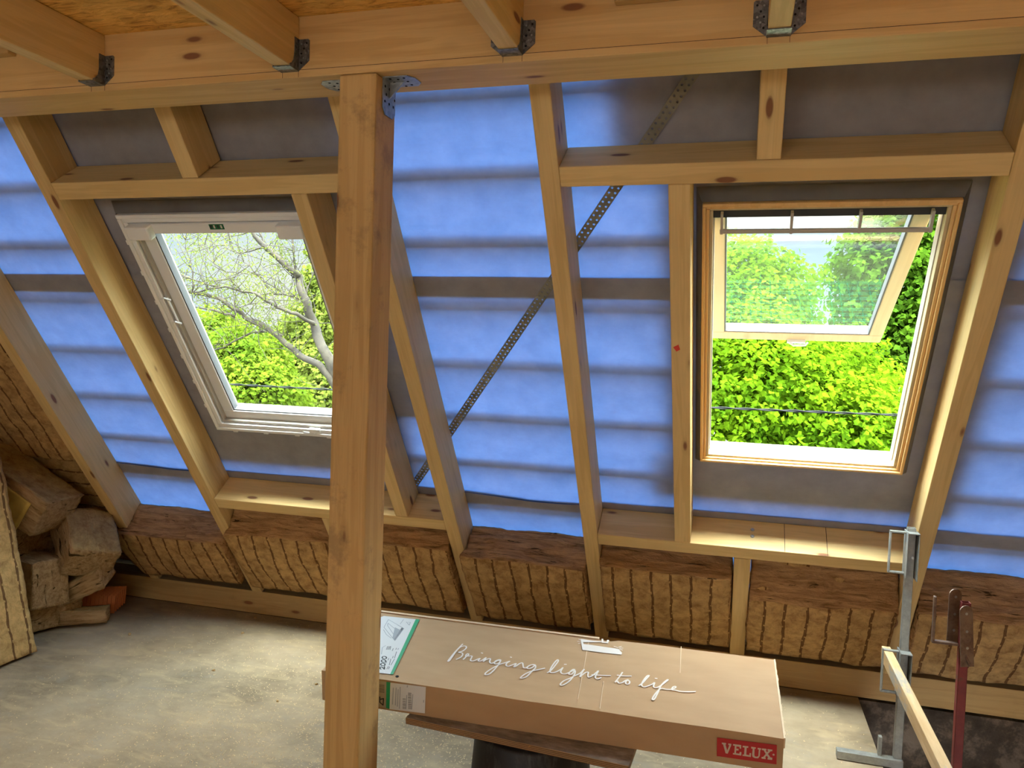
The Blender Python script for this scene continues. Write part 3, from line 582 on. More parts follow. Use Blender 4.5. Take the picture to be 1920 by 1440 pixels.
DIGITS= [[(0.1628, 0.1415), (0.1671, 0.1414), (0.1715, 0.1391), (0.1747, 0.1351), (0.1761, 0.1307), (0.1751, 0.1269), (0.1721, 0.1247), (0.1678, 0.1248), (0.1635, 0.1272), (0.1602, 0.1311), (0.1588, 0.1355), (0.1598, 0.1394), (0.1628, 0.1415)], [(0.1704, 0.1183), (0.1746, 0.1182), (0.179, 0.1159), (0.1822, 0.112), (0.1835, 0.1077), (0.1825, 0.1039), (0.1795, 0.1018), (0.1753, 0.1019), (0.171, 0.1042), (0.1678, 0.108), (0.1664, 0.1124), (0.1674, 0.1162), (0.1704, 0.1183)], [(0.1779, 0.0955), (0.1821, 0.0954), (0.1864, 0.0931), (0.1896, 0.0893), (0.1908, 0.085), (0.1899, 0.0814), (0.1869, 0.0793), (0.1827, 0.0794), (0.1784, 0.0816), (0.1752, 0.0853), (0.1739, 0.0897), (0.1749, 0.0934), (0.1779, 0.0955)]]
TWO= [(0.1897, 0.0559), (0.1853, 0.059), (0.1822, 0.0658), (0.1839, 0.0706), (0.1897, 0.0679), (0.1993, 0.0603), (0.2007, 0.059), (0.1973, 0.0666), (0.1939, 0.0743)]
FLAB= [(0.2489, -0.0053), (0.3721, -0.0026), (0.3682, -0.094), (0.2436, -0.0988)]
FGREEN= [(0.2351, -0.0045), (0.2489, -0.0044), (0.2445, -0.0981), (0.2321, -0.0963)]
FBEIGE= [(0.17, -0.0054), (0.2351, -0.0045), (0.2321, -0.0963), (0.1652, -0.0966)]
FLINES= [[(0.2554, -0.0798), (0.2592, -0.0222)], [(0.2655, -0.0811), (0.2692, -0.0207)], [(0.2726, -0.0842), (0.2763, -0.0253)], [(0.2797, -0.0903), (0.2836, -0.0158)], [(0.3026, -0.0881), (0.306, -0.0407)], [(0.3225, -0.0864), (0.3268, -0.0348)], [(0.3078, -0.0122), (0.309, -0.0069)], [(0.3638, -0.056), (0.3644, -0.0488)]]
FBARS= [[(0.2916, -0.0543), (0.3016, -0.0536)], [(0.2916, -0.0577), (0.3015, -0.057)], [(0.2915, -0.0628), (0.3015, -0.0621)], [(0.2914, -0.0662), (0.3014, -0.0655)], [(0.2914, -0.0714), (0.3014, -0.0707)], [(0.2913, -0.0748), (0.3013, -0.0741)], [(0.2913, -0.0771), (0.3013, -0.0764)], [(0.2912, -0.0822), (0.3012, -0.0815)], [(0.2912, -0.0856), (0.3012, -0.0849)], [(0.2911, -0.0891), (0.3011, -0.0884)], [(0.311, -0.0315), (0.3217, -0.0307)], [(0.3109, -0.0343), (0.3217, -0.0335)], [(0.3109, -0.0377), (0.3217, -0.0369)], [(0.3108, -0.04), (0.3216, -0.0392)], [(0.3108, -0.044), (0.3216, -0.0432)], [(0.3108, -0.0471), (0.3215, -0.0463)], [(0.3107, -0.0494), (0.3215, -0.0486)], [(0.3107, -0.0531), (0.3215, -0.0523)], [(0.3106, -0.057), (0.3214, -0.0562)], [(0.3106, -0.0599), (0.3214, -0.0591)], [(0.3106, -0.0639), (0.3213, -0.0631)], [(0.3105, -0.0661), (0.3213, -0.0653)], [(0.3105, -0.0701), (0.3213, -0.0693)], [(0.3104, -0.0724), (0.3212, -0.0716)], [(0.3104, -0.0764), (0.3212, -0.0756)], [(0.3104, -0.0798), (0.3212, -0.079)], [(0.3103, -0.0832), (0.3211, -0.0824)], [(0.3103, -0.0866), (0.3211, -0.0858)], [(0.2104, -0.0181), (0.2277, -0.0172)], [(0.2103, -0.0215), (0.2276, -0.0206)], [(0.2102, -0.0249), (0.2276, -0.0241)], [(0.2101, -0.0295), (0.2275, -0.0286)], [(0.2101, -0.0329), (0.2274, -0.0321)], [(0.21, -0.0364), (0.2274, -0.0355)], [(0.21, -0.0404), (0.2273, -0.0395)], [(0.2099, -0.0438), (0.2272, -0.0429)]]
FMARK= [[(0.2109, -0.0694), (0.224, -0.0646), (0.2222, -0.0863)], [(0.211, -0.0608), (0.2107, -0.0795), (0.2221, -0.0878)]]
VRED= [(1.2815, -0.0257), (1.4483, -0.0211), (1.4502, -0.0812), (1.2833, -0.0842)]
VLET= [[(1.2957, -0.0391), (1.3075, -0.0384), (1.3077, -0.043), (1.3059, -0.0433), (1.312, -0.0614), (1.3171, -0.0434), (1.3142, -0.0432), (1.314, -0.0386), (1.3228, -0.0385), (1.3224, -0.0431), (1.3136, -0.071), (1.3077, -0.0707), (1.2994, -0.0437), (1.2965, -0.0436)], [(1.3275, -0.0383), (1.3503, -0.0377), (1.3502, -0.0489), (1.3467, -0.0488), (1.3459, -0.0437), (1.3371, -0.0439), (1.3372, -0.0511), (1.3433, -0.0507), (1.3433, -0.056), (1.3371, -0.0564), (1.3369, -0.0657), (1.3463, -0.0654), (1.3472, -0.0599), (1.3519, -0.0598), (1.3518, -0.0703), (1.3283, -0.0704), (1.3285, -0.0665), (1.3322, -0.0661), (1.3326, -0.0427), (1.3277, -0.0429)], [(1.3545, -0.039), (1.3702, -0.0383), (1.37, -0.0429), (1.3657, -0.0432), (1.3656, -0.0653), (1.3743, -0.0651), (1.3746, -0.0585), (1.3787, -0.0584), (1.3786, -0.0703), (1.3553, -0.0704), (1.3555, -0.0664), (1.3598, -0.066), (1.3599, -0.0433), (1.3547, -0.0438)], [(1.3783, -0.0382), (1.391, -0.038), (1.3909, -0.0423), (1.3878, -0.0426), (1.3879, -0.0614), (1.3895, -0.0664), (1.3953, -0.0667), (1.3992, -0.0634), (1.3997, -0.043), (1.3963, -0.043), (1.3963, -0.0384), (1.4061, -0.0384), (1.406, -0.0426), (1.4037, -0.0428), (1.4032, -0.0627), (1.399, -0.0706), (1.3897, -0.0716), (1.3832, -0.0688), (1.3818, -0.0625), (1.3826, -0.0434), (1.3785, -0.0434)], [(1.4081, -0.0383), (1.4205, -0.0375), (1.4205, -0.0421), (1.4184, -0.0422), (1.4221, -0.0477), (1.4265, -0.0424), (1.4236, -0.0422), (1.4236, -0.0376), (1.4368, -0.0376), (1.4365, -0.0419), (1.4322, -0.0427), (1.4252, -0.0523), (1.4326, -0.0621), (1.4378, -0.0625), (1.4376, -0.0691), (1.4249, -0.0694), (1.4249, -0.0652), (1.427, -0.0648), (1.4224, -0.0581), (1.4172, -0.0648), (1.4195, -0.0651), (1.4195, -0.0697), (1.4082, -0.0697), (1.4083, -0.0651), (1.4126, -0.0643), (1.4192, -0.0534), (1.4127, -0.0428), (1.4083, -0.0433)]]
VREG= [(1.4407, -0.0523)]
HOLE= [(0.2595, 0.0283)]

# ------------------------------------------------------------------ mineral wool
def softbox(nx, ny, nz, fn, amp=.006, fine=.003, seed=0.0, layer=.006):
    bm = NB(); V = {}
    def vert(i, j, k):
        key = (i, j, k)
        if key not in V:
            p = Vector(fn(i/nx, j/ny, k/nz)); u, v, w_ = i/nx-.5, j/ny-.5, k/nz-.5
            m = max(abs(u), abs(v), abs(w_)); n = Vector((u if abs(u) > .49 else 0, v if abs(v) > .49 else 0, w_ if abs(w_) > .49 else 0)).normalized()
            q = p+Vector((seed, seed*.7, seed*1.3))
            d = amp*noise.noise(q*7)+fine*noise.noise(q*31)
            if abs(w_) < .49: d += layer*noise.noise(Vector((q.x*5, q.y*5, q.z*46)))
            V[key] = bm.verts.new(p+n*d)
        return V[key]
    def quad(a, b, c, d): bm.faces.new([vert(*t) for t in (a, b, c, d)])
    for i in range(nx):
        for j in range(ny): quad((i, j, 0), (i+1, j, 0), (i+1, j+1, 0), (i, j+1, 0)); quad((i, j, nz), (i, j+1, nz), (i+1, j+1, nz), (i+1, j, nz))
    for i in range(nx):
        for k in range(nz): quad((i, 0, k), (i, 0, k+1), (i+1, 0, k+1), (i+1, 0, k)); quad((i, ny, k), (i+1, ny, k), (i+1, ny, k+1), (i, ny, k+1))
    for j in range(ny):
        for k in range(nz): quad((0, j, k), (0, j+1, k), (0, j+1, k+1), (0, j, k+1)); quad((nx, j, k), (nx, j, k+1), (nx, j+1, k+1), (nx, j+1, k))
    return bm
GW = 'mineral wool batts between the rafters at the eaves'
def batt(label, x0, x1, tf0, tf1, tb, bot=3.625, d0=2.462, fl=0, fr=0, mat='wool', seed=0, group=GW, d1=2.655):
    """tf = top edge on the room side (left, right), tb = top edge at the underlay; fl / fr = overhang of the room side over the rafters"""
    w_ = x1-x0; xc = (x0+x1)/2
    def fn(u, v, z):
        tf = tf0+(tf1-tf0)*u; top = tf*(1-z)+tb*z
        y = top+(bot-top)*v-bot
        x = (u-.5)*w_; lipd = max(0, 1-z*3.2)
        if fl: x += -fl*lipd*(1-u)**3*(1-.6*v)
        if fr: x += fr*lipd*u**3*(1-.3*v)
        zz = (d1-d0)*z-(.022*sin(pi*min(1, v*1.05))*(sin(pi*u)**.5 if 0 < u < 1 else 0)+.006*noise.noise(Vector((x*5, y*5, seed))))*(1-z)
        if (fl and u < .2) or (fr and u > .8): zz -= .006*lipd
        return (x, y, zz)
    bm = softbox(int(w_/.018)+2, int((bot-tf0)/.02)+2, 16, fn, .010, .0045, seed*3.1+1, .011)
    o = obj('mineral_wool_batt', bm, mat, smooth=True); o.matrix_world = RF(xc, bot, d0)
    return tag(o, label, 'mineral wool', group)
batt('leftmost mineral wool batt at the eaves, overlapping the corner rafter', -3.492, -2.823, 3.262, 3.245, 3.20, fl=.13, seed=1, d0=2.46)
batt('mineral wool batt under the left half of the white window', -2.742, -2.112, 3.175, 3.15, 3.03, seed=2, fl=.03)
batt('mineral wool batt just right of the central post', -2.028, -1.402, 3.10, 3.105, 3.02, seed=3, bot=3.615)
batt('thick mineral wool batt between the two middle rafters, torn along its top', -1.320, -.686, 3.125, 3.15, 3.108, seed=4, fl=.02, fr=.0)
batt('mineral wool batt left of the short rafter stub below the open window', -.604, .018, 3.095, 3.09, 3.05, seed=5)
batt('mineral wool batt right of the short rafter stub, with a sunlit top', .104, .746, 3.245, 3.21, 3.06, seed=6, bot=3.63)
batt('rightmost mineral wool batt beyond the open window bay', .828, 1.46, 3.19, 3.19, 3.10, seed=7, bot=3.64)
batt('mineral wool batt with slanting dashes behind the lower left rafter', -4.208, -3.574, 1.2, 1.2, 1.2, bot=2.72, d0=2.52, seed=8, mat='wool', group='wool in the left corner bay')
batt('dark mineral wool batt with level dashes low in the left corner bay', -4.208, -3.574, 2.74, 2.72, 2.74, bot=3.66, d0=2.555, seed=9, mat='wool_cross', group='wool in the left corner bay')

def wool_block(name, label, loc, rot, size, mat='wool_plain', seed=0, fn2=None, cat='mineral wool', group=None, amp=.010, base=True):
    sx, sy, sz = size
    def fn(u, v, z):
        p = Vector(((u-.5)*sx, (v-.5)*sy, (z if base else z-.5)*sz)); return fn2(p) if fn2 else p
    bm = softbox(max(4, int(sx/.022)), max(4, int(sy/.022)), max(4, int(sz/.016)), fn, amp, .005, seed, .011)
    o = obj(name, bm, mat, smooth=True); o.matrix_world = Matrix.Translation(loc) @ Matrix.Rotation(rot[2], 4, 'Z') @ Matrix.Rotation(rot[1], 4, 'Y') @ Matrix.Rotation(rot[0], 4, 'X')
    return tag(o, label, cat, group)
def floor_at(px, py, lift=0.0):
    d_ = at(px, py, 1.0)-EY; q_ = EY+d_*(-EYE/d_.z); return Vector((q_.x, q_.y, lift))
GP = 'offcuts of mineral wool piled in the left corner'
# large batt standing on its edge at the left, leaning to the gable
sb_ = wool_block('mineral_wool_batt', 'tall mineral wool batt standing on the floor at the left edge', (-3.53, 2.75, .008), (rad(0), rad(-103), 0), (1.12, 1.06, .15), 'wool_facing', 11)
def stand(p): return p
sb_.matrix_world = Matrix.Translation((-3.462, 2.74, .01)) @ Matrix(((-.235, 0, -.972, 0), (0, 1, 0, 0), (.972, 0, -.235, 0), (0, 0, 0, 1))) @ Matrix.Translation((.57, 0, .0))
def bend(p):
    return p
PW = 'wool_plain'
fb_ = wool_block('mineral_wool_offcut', 'big folded wool piece on top of the corner pile', (0, 0, 0), (0, 0, 0), (.62, .30, .215), PW, 12, group=GP, base=False)
fold_m = Matrix.Translation(at(28, 908, 3.52)) @ Matrix.Rotation(rad(8), 4, 'Z') @ Matrix.Rotation(rad(31), 4, 'Y')
fb_.matrix_world = fold_m
wool_block('mineral_wool_offcut', 'rounded wool piece at the right of the corner pile', at(150, 1035, 3.72), (rad(-14), rad(34), rad(-34)), (.33, .27, .19), PW, 13, group=GP,
           fn2=lambda p: Vector((p.x, p.y, p.z-.9*max(0, p.x)**2*1.0)))
wool_block('mineral_wool_offcut', 'block of wool with upright fibres at the left of the corner pile', (-3.73, 3.52, .30), (rad(90), rad(0), rad(-14)), (.27, .26, .20), PW, 14, group=GP, base=False)
wool_block('mineral_wool_offcut', 'lumpy wool piece at the bottom of the corner pile', (-3.80, 3.62, .02), (rad(0), rad(0), rad(-12)), (.30, .30, .21), PW, 15, group=GP)
wool_block('mineral_wool_offcut', 'torn wool strip sloping down over the clay tiles', at(152, 1112, 3.72), (rad(20), rad(-26), rad(12)), (.40, .17, .11), PW, 16, group=GP)
wool_block('mineral_wool_offcut', 'dark wool piece in the middle of the corner pile', (-3.82, 3.95, .28), (rad(0), rad(-16), rad(18)), (.44, .22, .12), PW, 17, group=GP)
wool_block('mineral_wool_offcut', 'small flat wool strip lying on the floor in front of the pile', floor_at(147, 1172, .02), (0, 0, rad(34)), (.31, .10, .075), PW, 18, group=GP)
wool_block('mineral_wool_offcut', 'wool piece hidden at the back of the corner pile', (-4.05, 3.62, .0), (0, 0, rad(5)), (.40, .36, .60), PW, 19, group=GP)
sk = obj('vapour_skin', softbox(20, 2, 14, lambda u, v, z: ((u-.5)*.52-.03, -.158-.008*v-.006*sin(u*5), .06-z*(.15+.03*u)), .002, .0, 3, 0), 'wool_skin', smooth=True)
sk.matrix_world = fold_m
tag(sk, 'yellow wrapping skin hanging under the folded wool piece', 'wrapping')
# clay tiles leaning in the corner
def clay_tile():
    bm = NB(); n = 9
    for i in range(n):
        x = -.13+i*.26/n; box(bm, x, x+.26/n-.006, -.006, .006, 0, .13)
    box(bm, -.13, .124, .002, .010, 0, .13); return bm
ct = None
tl = ['front', 'second', 'third', 'fourth', 'fifth', 'sixth', 'seventh']
for i in range(6):
    if ct is None: ct = obj('clay_tile', clay_tile(), 'orange_clay'); c_ = ct
    else: c_ = ct.copy(); COL.objects.link(c_)
    c_.matrix_world = Matrix.Translation((-3.66-.004*i, 3.88+.022*i, .003+.005*i)) @ Matrix.Rotation(rad(28), 4, 'Z') @ Matrix.Rotation(rad(-22), 4, 'X') @ Matrix.Scale(.80, 4)
    tag(c_, 'thin ribbed clay tile, %s of the leaning row in the left corner' % ['foremost', 'second', 'third', 'fourth', 'fifth', 'rearmost'][i], 'tile', 'clay tiles in the left corner')

# ------------------------------------------------------------------ cardboard box
TH, TAU = rad(1.12), rad(6)
E1 = Vector((cos(TH), sin(TH), 0)); E2 = Vector((-sin(TH)*cos(TAU), cos(TH)*cos(TAU), sin(TAU))); N3 = E1.cross(E2)
O3 = Vector((-1.292, 2.346, .58))
BOXM = Matrix(((E1.x, E2.x, N3.x, O3.x), (E1.y, E2.y, N3.y, O3.y), (E1.z, E2.z, N3.z, O3.z), (0, 0, 0, 1)))
LB, WB, HB = 1.467, .487, .105
base = empty('cardboard_box', BOXM @ Matrix.Translation((LB/2, WB/2, -HB)), 'long flat cardboard carton with white handwriting, lying across a bucket', 'box')
loc0 = Matrix.Translation((-LB/2, -WB/2, HB))
bm = NB()
xs = [LB*i/60 for i in range(61)]
def edge(x, far):
    if far: return WB+.004*noise.noise(Vector((x*6, 0, 5)))-(.012 if .80 < x < .92 else 0)+(.0015*noise.noise(Vector((x*40, 0, 0))))
    return .0015*noise.noise(Vector((x*8, 3, 0)))
rows = []
for x in xs:
    dz = .0015*noise.noise(Vector((x*5, 1, 2)))
    rows.append([bm.verts.new(p) for p in ((x, 0, -HB), (x, edge(x, 0), dz), (x, WB*.5, .0), (x, edge(x, 1), .0), (x, WB, -HB))])
for a, b in zip(rows, rows[1:]):
    for k in range(5): bm.faces.new((a[k], a[(k+1) % 5], b[(k+1) % 5], b[k]))
bm.faces.new(rows[0]); bm.faces.new(rows[-1][::-1])
obj('carton', bm, 'cardboard', base, loc0)
bm = NB(); box(bm, 0.0, .86, WB-.014, WB-.002, .0005, .004); obj('torn_edge', bm, 'crease', base, loc0)
bm = NB(); n_ = 26
for k in range(n_):
    y = WB*(.0+k/n_); box(bm, LB-.001, LB+.004+.004*abs(noise.noise(Vector((k*1.3, 0, 0)))), y, y+WB/n_, -.03, .002)
obj('end_flap', bm, 'crease', base, loc0)
Z1 = .0021
def flatpoly(name, pts, mat, z=Z1, side='top', par=None, th=.0004):
    bm = NB()
    P = [(u, v, z) for u, v in pts] if side == 'top' else [(u, -z, v) for u, v in pts]
    prism(bm, P, (0, 0, 1) if side == 'top' else (0, -1, 0), th)
    return obj(name, bm, mat, par or base, loc0)
def flatline(bm, pts, w_, z=Z1, side='top', th=.0004):
    for k_, (a, b) in enumerate(zip(pts, pts[1:])):
        z += 2e-6
        a = Vector(a); b = Vector(b); d = b-a
        if d.length < 1e-6: continue
        n = Vector((-d.y, d.x)).normalized()*w_/2; e = d.normalized()*w_*.35
        q = [a-e+n, b+e+n, b+e-n, a-e-n]
        vs = [bm.verts.new((p.x, p.y, z+th) if side == 'top' else (p.x, -z-th, p.y)) for p in q]; bm.faces.new(vs)
def lines(name, strokes, w_, mat, z=Z1, side='top'):
    bm = NB()
    for s_ in strokes: flatline(bm, s_, w_, z, side)
    return obj(name, bm, mat, base, loc0)
def smooth_path(p, k=4):
    out = []
    for i in range(len(p)-1):
        a, b, c, d = [Vector(p[max(0, min(len(p)-1, j))]) for j in (i-1, i, i+1, i+2)]
        for t in range(k):
            t /= k; out.append(.5*((2*b)+(c-a)*t+(2*a-5*b+4*c-d)*t*t+(3*b-a-3*c+d)*t**3))
    return out+[Vector(p[-1])]
WORDS = {'Bringing': (0, 1, 2, 3), 'light': (4, 5, 6), 'to': (7, 8), 'life': (9, 10)}
for wd, ids in WORDS.items():
    o = lines('handwritten_word', [smooth_path(SCRIPT[k]) if len(SCRIPT[k]) > 2 else SCRIPT[k] for k in ids], .0050, 'white_print')
    o['label'] = 'white handwritten word ' + wd
for i, s_ in enumerate(SASH): flatpoly('printed_sketch', s_, 'white_print', Z1)
lines('printed_sketch_rays', RAYS, .003, 'white_print')
lines('fold_crease', CREASE, .0022, 'crease', .0018)
lab = flatpoly('top_label', [(.003, .40), (.0282, .443), (.1572, .4491), (.233, .0347), (.147, .0304), (.003, .03)], 'paper')
flatpoly('green_band', LGREEN, 'green_print', Z1+.0003)
lines('label_drawing', LDRAW, .0025, 'ink_pale', Z1+.0003)
for s_ in LBAR: flatpoly('label_drawing', s_, 'ink_pale' if s_ is LBAR[0] else 'ink_grey', Z1+.0003)
lines('label_small_print', LLINES, .0022, 'ink_grey', Z1+.0003)
lines('label_digits', DIGITS+[smooth_path(TWO)], .0042, 'ink_dark', Z1+.0004)
flatpoly('punched_hole', [(HOLE[0][0]+.006*cos(t*.785), HOLE[0][1]+.006*sin(t*.785)) for t in range(8)], 'hole')
flatpoly('front_label', FLAB, 'paper', .0025, 'front'); flatpoly('front_green_band', FGREEN, 'green_print', .0028, 'front')
flatpoly('front_beige_label', FBEIGE, 'beige_print', .0025, 'front')
lines('front_label_print', FLINES, .0030, 'ink_pale', .0030, 'front'); lines('front_label_barcode', FBARS, .0013, 'ink_dark', .0030, 'front')
lines('front_label_mark', FMARK, .004, 'ink_dark', .0031, 'front')
flatpoly('red_logo_panel', VRED, 'red_print', .0025, 'front')
for s_ in VLET: flatpoly('logo_letter', s_, 'logo_print', .0030, 'front')
flatpoly('registered_mark', [(VREG[0][0]+.003*cos(t*.785), VREG[0][1]+.003*sin(t*.785)) for t in range(8)], 'logo_print', .0030, 'front')

# plywood board under the box
BM_ = BOXM @ Matrix.Translation((.692, .17, -HB-.0015)) @ Matrix.Rotation(rad(-5.0), 4, 'Z')
bd = empty('plywood_board', BM_, 'weathered plywood board between the carton and the black bucket', 'board')
obj('panel', bx(-.365, .365, -.225, .20, -.0215, 0), 'plywood', bd, bevel=.002)
obj('cut_edge', bx(-.364, .364, -.2262, -.2249, -.021, -.0008), 'plywood_edge', bd)
# bucket upside down
bc = empty('mortar_bucket', Matrix.Translation((-.60, 2.50, 0)), 'black builders bucket turned upside down under the board', 'bucket')
prof = [(.228, 0), (.232, .012), (.222, .02), (.214, .05), (.186, .425), (.180, .436), (.0, .438)]
bm = NB(); seg = 48; rings = [[bm.verts.new((r*cos(2*pi*k/seg), r*sin(2*pi*k/seg), z)) for k in range(seg)] if r else [bm.verts.new((0, 0, z))] for r, z in prof]
for a, b in zip(rings, rings[1:]):
    for k in range(seg):
        if len(b) == 1: bm.faces.new((a[k], a[(k+1) % seg], b[0]))
        else: bm.faces.new((a[k], a[(k+1) % seg], b[(k+1) % seg], b[k]))
obj('bucket_wall', bm, 'bucket_black', bc, smooth=True)
bm = NB(); tube(bm, [(.236*cos(t), .236*sin(t), .012) for t in [2*pi*k/40 for k in range(41)]], .006, 6); obj('rim', bm, 'bucket_black', bc, smooth=True)

# ------------------------------------------------------------------ guard posts at the floor edge
def bracket_loop(bm, x0, x1, z0, z1, y0, y1, r=.004):
    """flat bar bent to a rectangular loop, standing in the x-z plane"""
    t = .005
    box(bm, x0, x0+t, y0, y1, z0, z1); box(bm, x0, x1, y0, y1, z1-t, z1); box(bm, x0, x1, y0, y1, z0, z0+t); box(bm, x1-t, x1, y0, y1, z0, z1)
gp = empty('guard_post', Matrix.Translation((.706, 3.56, -.06)) @ Matrix.Rotation(rad(.5), 4, 'Y'), 'galvanised guard post clamped to the floor edge, holding the wooden rail', 'guard post')
bm = NB()
tw = .0155
for a in ((-tw, tw, -tw, -tw+.003), (-tw, tw, tw-.003, tw), (-tw, -tw+.003, -tw, tw), (tw-.003, tw, -tw, tw)): box(bm, a[0], a[1], a[2], a[3], 0, 1.06)
obj('tube', bm, 'dull_galvanised', gp, bevel=.002)
for z0, z1 in ((.87, 1.045), (.37, .55)):
    bm = NB(); box(bm, -.084, -.076, -.025, -.008, z0, z1); box(bm, -.084, -.015, -.025, -.008, z1-.008, z1); box(bm, -.084, -.015, -.025, -.008, z0, z0+.008)
    obj('rail_loop', bm, 'dull_galvanised', gp, bevel=.002)
    bm = NB(); box(bm, -.022, -.018, -.055, .022, z0-.01, z1+.004); box(bm, .020, .024, -.055, .022, z0-.02, z1-.004); box(bm, -.022, .024, -.057, .024, z1-.004, z1+.001)
    obj('sleeve', bm, 'dull_galvanised', gp, bevel=.002)
    bm = NB(); bmesh.ops.create_cone(bm, segments=8, radius1=.005, radius2=.005, depth=.006, cap_ends=True)
    obj('bolt', bm, 'galvanised', gp, Matrix.Translation((.0, -.0585, (z0+z1)/2-.01)) @ Matrix.Rotation(rad(90), 4, 'X'))
bm = NB(); box(bm, -.235, .02, -.030, .010, .062, .096); obj('clamp_arm', bm, 'dull_galvanised', gp, bevel=.002)
bm = NB(); box(bm, -.075, -.062, -.012, .012, .096, .175); obj('clamp_handle', bm, 'dull_galvanised', gp)
bm = NB(); tube(bm, [(-.235, -.03, .05), (-.235, .0, .04), (-.215, .03, .035), (-.18, .0, .04)], .006, 6); obj('clamp_foot', bm, 'dull_galvanised', gp)

rp = empty('guard_post', Matrix.Translation((.738, 2.83, -.475)), 'rusty red guard post with open U brackets right of the wooden rail', 'guard post')
bm = NB(); tw = .0135
for a in ((-tw, tw, -tw, -tw+.003), (-tw, tw, tw-.003, tw), (-tw, -tw+.003, -tw, tw), (tw-.003, tw, -tw, tw)): box(bm, a[0], a[1], a[2], a[3], 0, 1.385)
obj('tube', bm, 'rust_paint', rp, bevel=.002)
bm = NB()
box(bm, -.092, -.084, -.004, .014, 1.245, 1.392); box(bm, -.092, -.014, -.006, .016, 1.240, 1.248); prism(bm, [(-.014, -.02, 1.24), (.01, -.045, 1.19), (.014, -.045, 1.20), (-.010, -.02, 1.25)], (0, 1, 0), .02)
obj('hook', bm, 'rust_metal', rp, bevel=.002)
for (x, y, tilt, zt, zl) in ((-.022, .030, 0, 1.395, .155), (-.004, -.030, rad(-4), 1.36, .175)):
    bm = NB(); pts = []
    for k in range(9):
        t = pi*k/8; pts.append((.021*cos(t), 0, .021*sin(t)))
    pts = [(p[0], 0, p[2]) for p in pts]+[(-.021, 0, -zl), (.021, 0, -zl)]
    prism(bm, pts, (0, 1, 0), .004)
    pl = obj('side_plate', bm, 'rust_metal', rp, Matrix.Translation((x, y, zt)) @ Matrix.Rotation(tilt, 4, 'Y') @ Matrix.Rotation(rad(18), 4, 'Z'))
    for dz in (-.005, -.062, -.115):
        b2 = NB(); bmesh.ops.create_cone(b2, segments=10, radius1=.0045, radius2=.0045, depth=.001, cap_ends=True)
        obj('bolt_hole', b2, 'galvanised', pl, Matrix.Translation((.0, -.0008, dz)) @ Matrix.Rotation(rad(90), 4, 'X'))
# wooden rail lying in the lower loops
p_a = Vector((.650, 3.60, .455)); p_b = Vector((.628, 1.75, .475)); dv = (p_b-p_a); Lr = dv.length
bm = NB(); box(bm, -.017, .017, -Lr/2, Lr/2, -.028, .028)
o = obj('wooden_rail', bm, 'rail_worn', bevel=.002); yv = dv.normalized(); xv = yv.cross(Vector((0, 0, 1))).normalized(); zv = xv.cross(yv)
if zv.z < 0: zv = -zv; xv = -xv
mc = (p_a+p_b)/2
o.matrix_world = Matrix(((xv.x, yv.x, zv.x, mc.x), (xv.y, yv.y, zv.y, mc.y), (xv.z, yv.z, zv.z, mc.z), (0, 0, 0, 1)))
tag(o, 'rough square wooden rail stuck through the lower loop of the grey guard post', 'rail')
timber('brick_ledge', 'reddish brick ledge at the bottom of the floor recess', 'ledge', .70, 2.2, 3.95, 4.238, -.45, -.36, 'rust_metal')

# sawdust and crumbs
bm = NB(); rs = random.Random(3)
def chip(x, y, l, w_, z=.001):
    a = rs.random()*pi; c, s = cos(a), sin(a); h = rs.random()*.003+.0008; vs = []
    for u, v in ((-l, -w_), (l, -w_), (l, w_), (-l, w_)): vs.append(bm.verts.new((x+u*c-v*s, y+u*s+v*c, z+h*(1 if u > 0 else .2))))
    bm.faces.new(vs)
for i in range(9000):
    if i % 3 == 0:
        x = rs.gauss(-1.0, .28); y = rs.gauss(2.25, .4)
        if y > 1.4 and (x > -.99 or x < -1.22 or y > 2.35 or y < 2.1): chip(x, y, rs.uniform(.002, .006), rs.uniform(.001, .0025))
        continue
    x = rs.gauss(-1.6, .7); y = rs.gauss(2.9, .55)
    if x < -3.3 or x > .6 or y > 4.2 or y < 1.4: continue
    chip(x, y, rs.uniform(.0015, .005), rs.uniform(.0008, .002))
for i in range(1800):
    x = rs.uniform(-3.3, .62); y = rs.uniform(2.2, 4.2); chip(x, y, rs.uniform(.001, .004), rs.uniform(.0008, .002))
tag(obj('sawdust', bm, 'sawdust'), 'pale sawdust and wood chips scattered over the concrete floor', 'sawdust', kind='stuff')
for i, (px, py) in enumerate(((478, 1160), (593, 1284), (520, 1316), (400, 1258), (455, 1188), (243, 1190))):
    f_ = at(px, py, 1.0); d_ = f_-EY; t = -EYE/d_.z; P = EY+d_*t
    bm = softbox(5, 4, 4, lambda u, v, z: ((u-.5)*.019*(1-.5*z), (v-.5)*.012, z*.009), .005, .003, i*2.0, .0)
    o = obj('wool_crumb', bm, 'wool_plain'); o.matrix_world = Matrix.Translation(P) @ Matrix.Rotation(i*1.1, 4, 'Z')
    tag(o, 'tiny crumb of wool on the concrete floor, ' + ['nearest the wall plate in the middle', 'close to the left side of the post', 'just left of the post', 'in the middle of the open floor', 'behind the middle of the open floor', 'farthest left near the clay tiles'][i], 'crumb', 'crumbs on the floor')

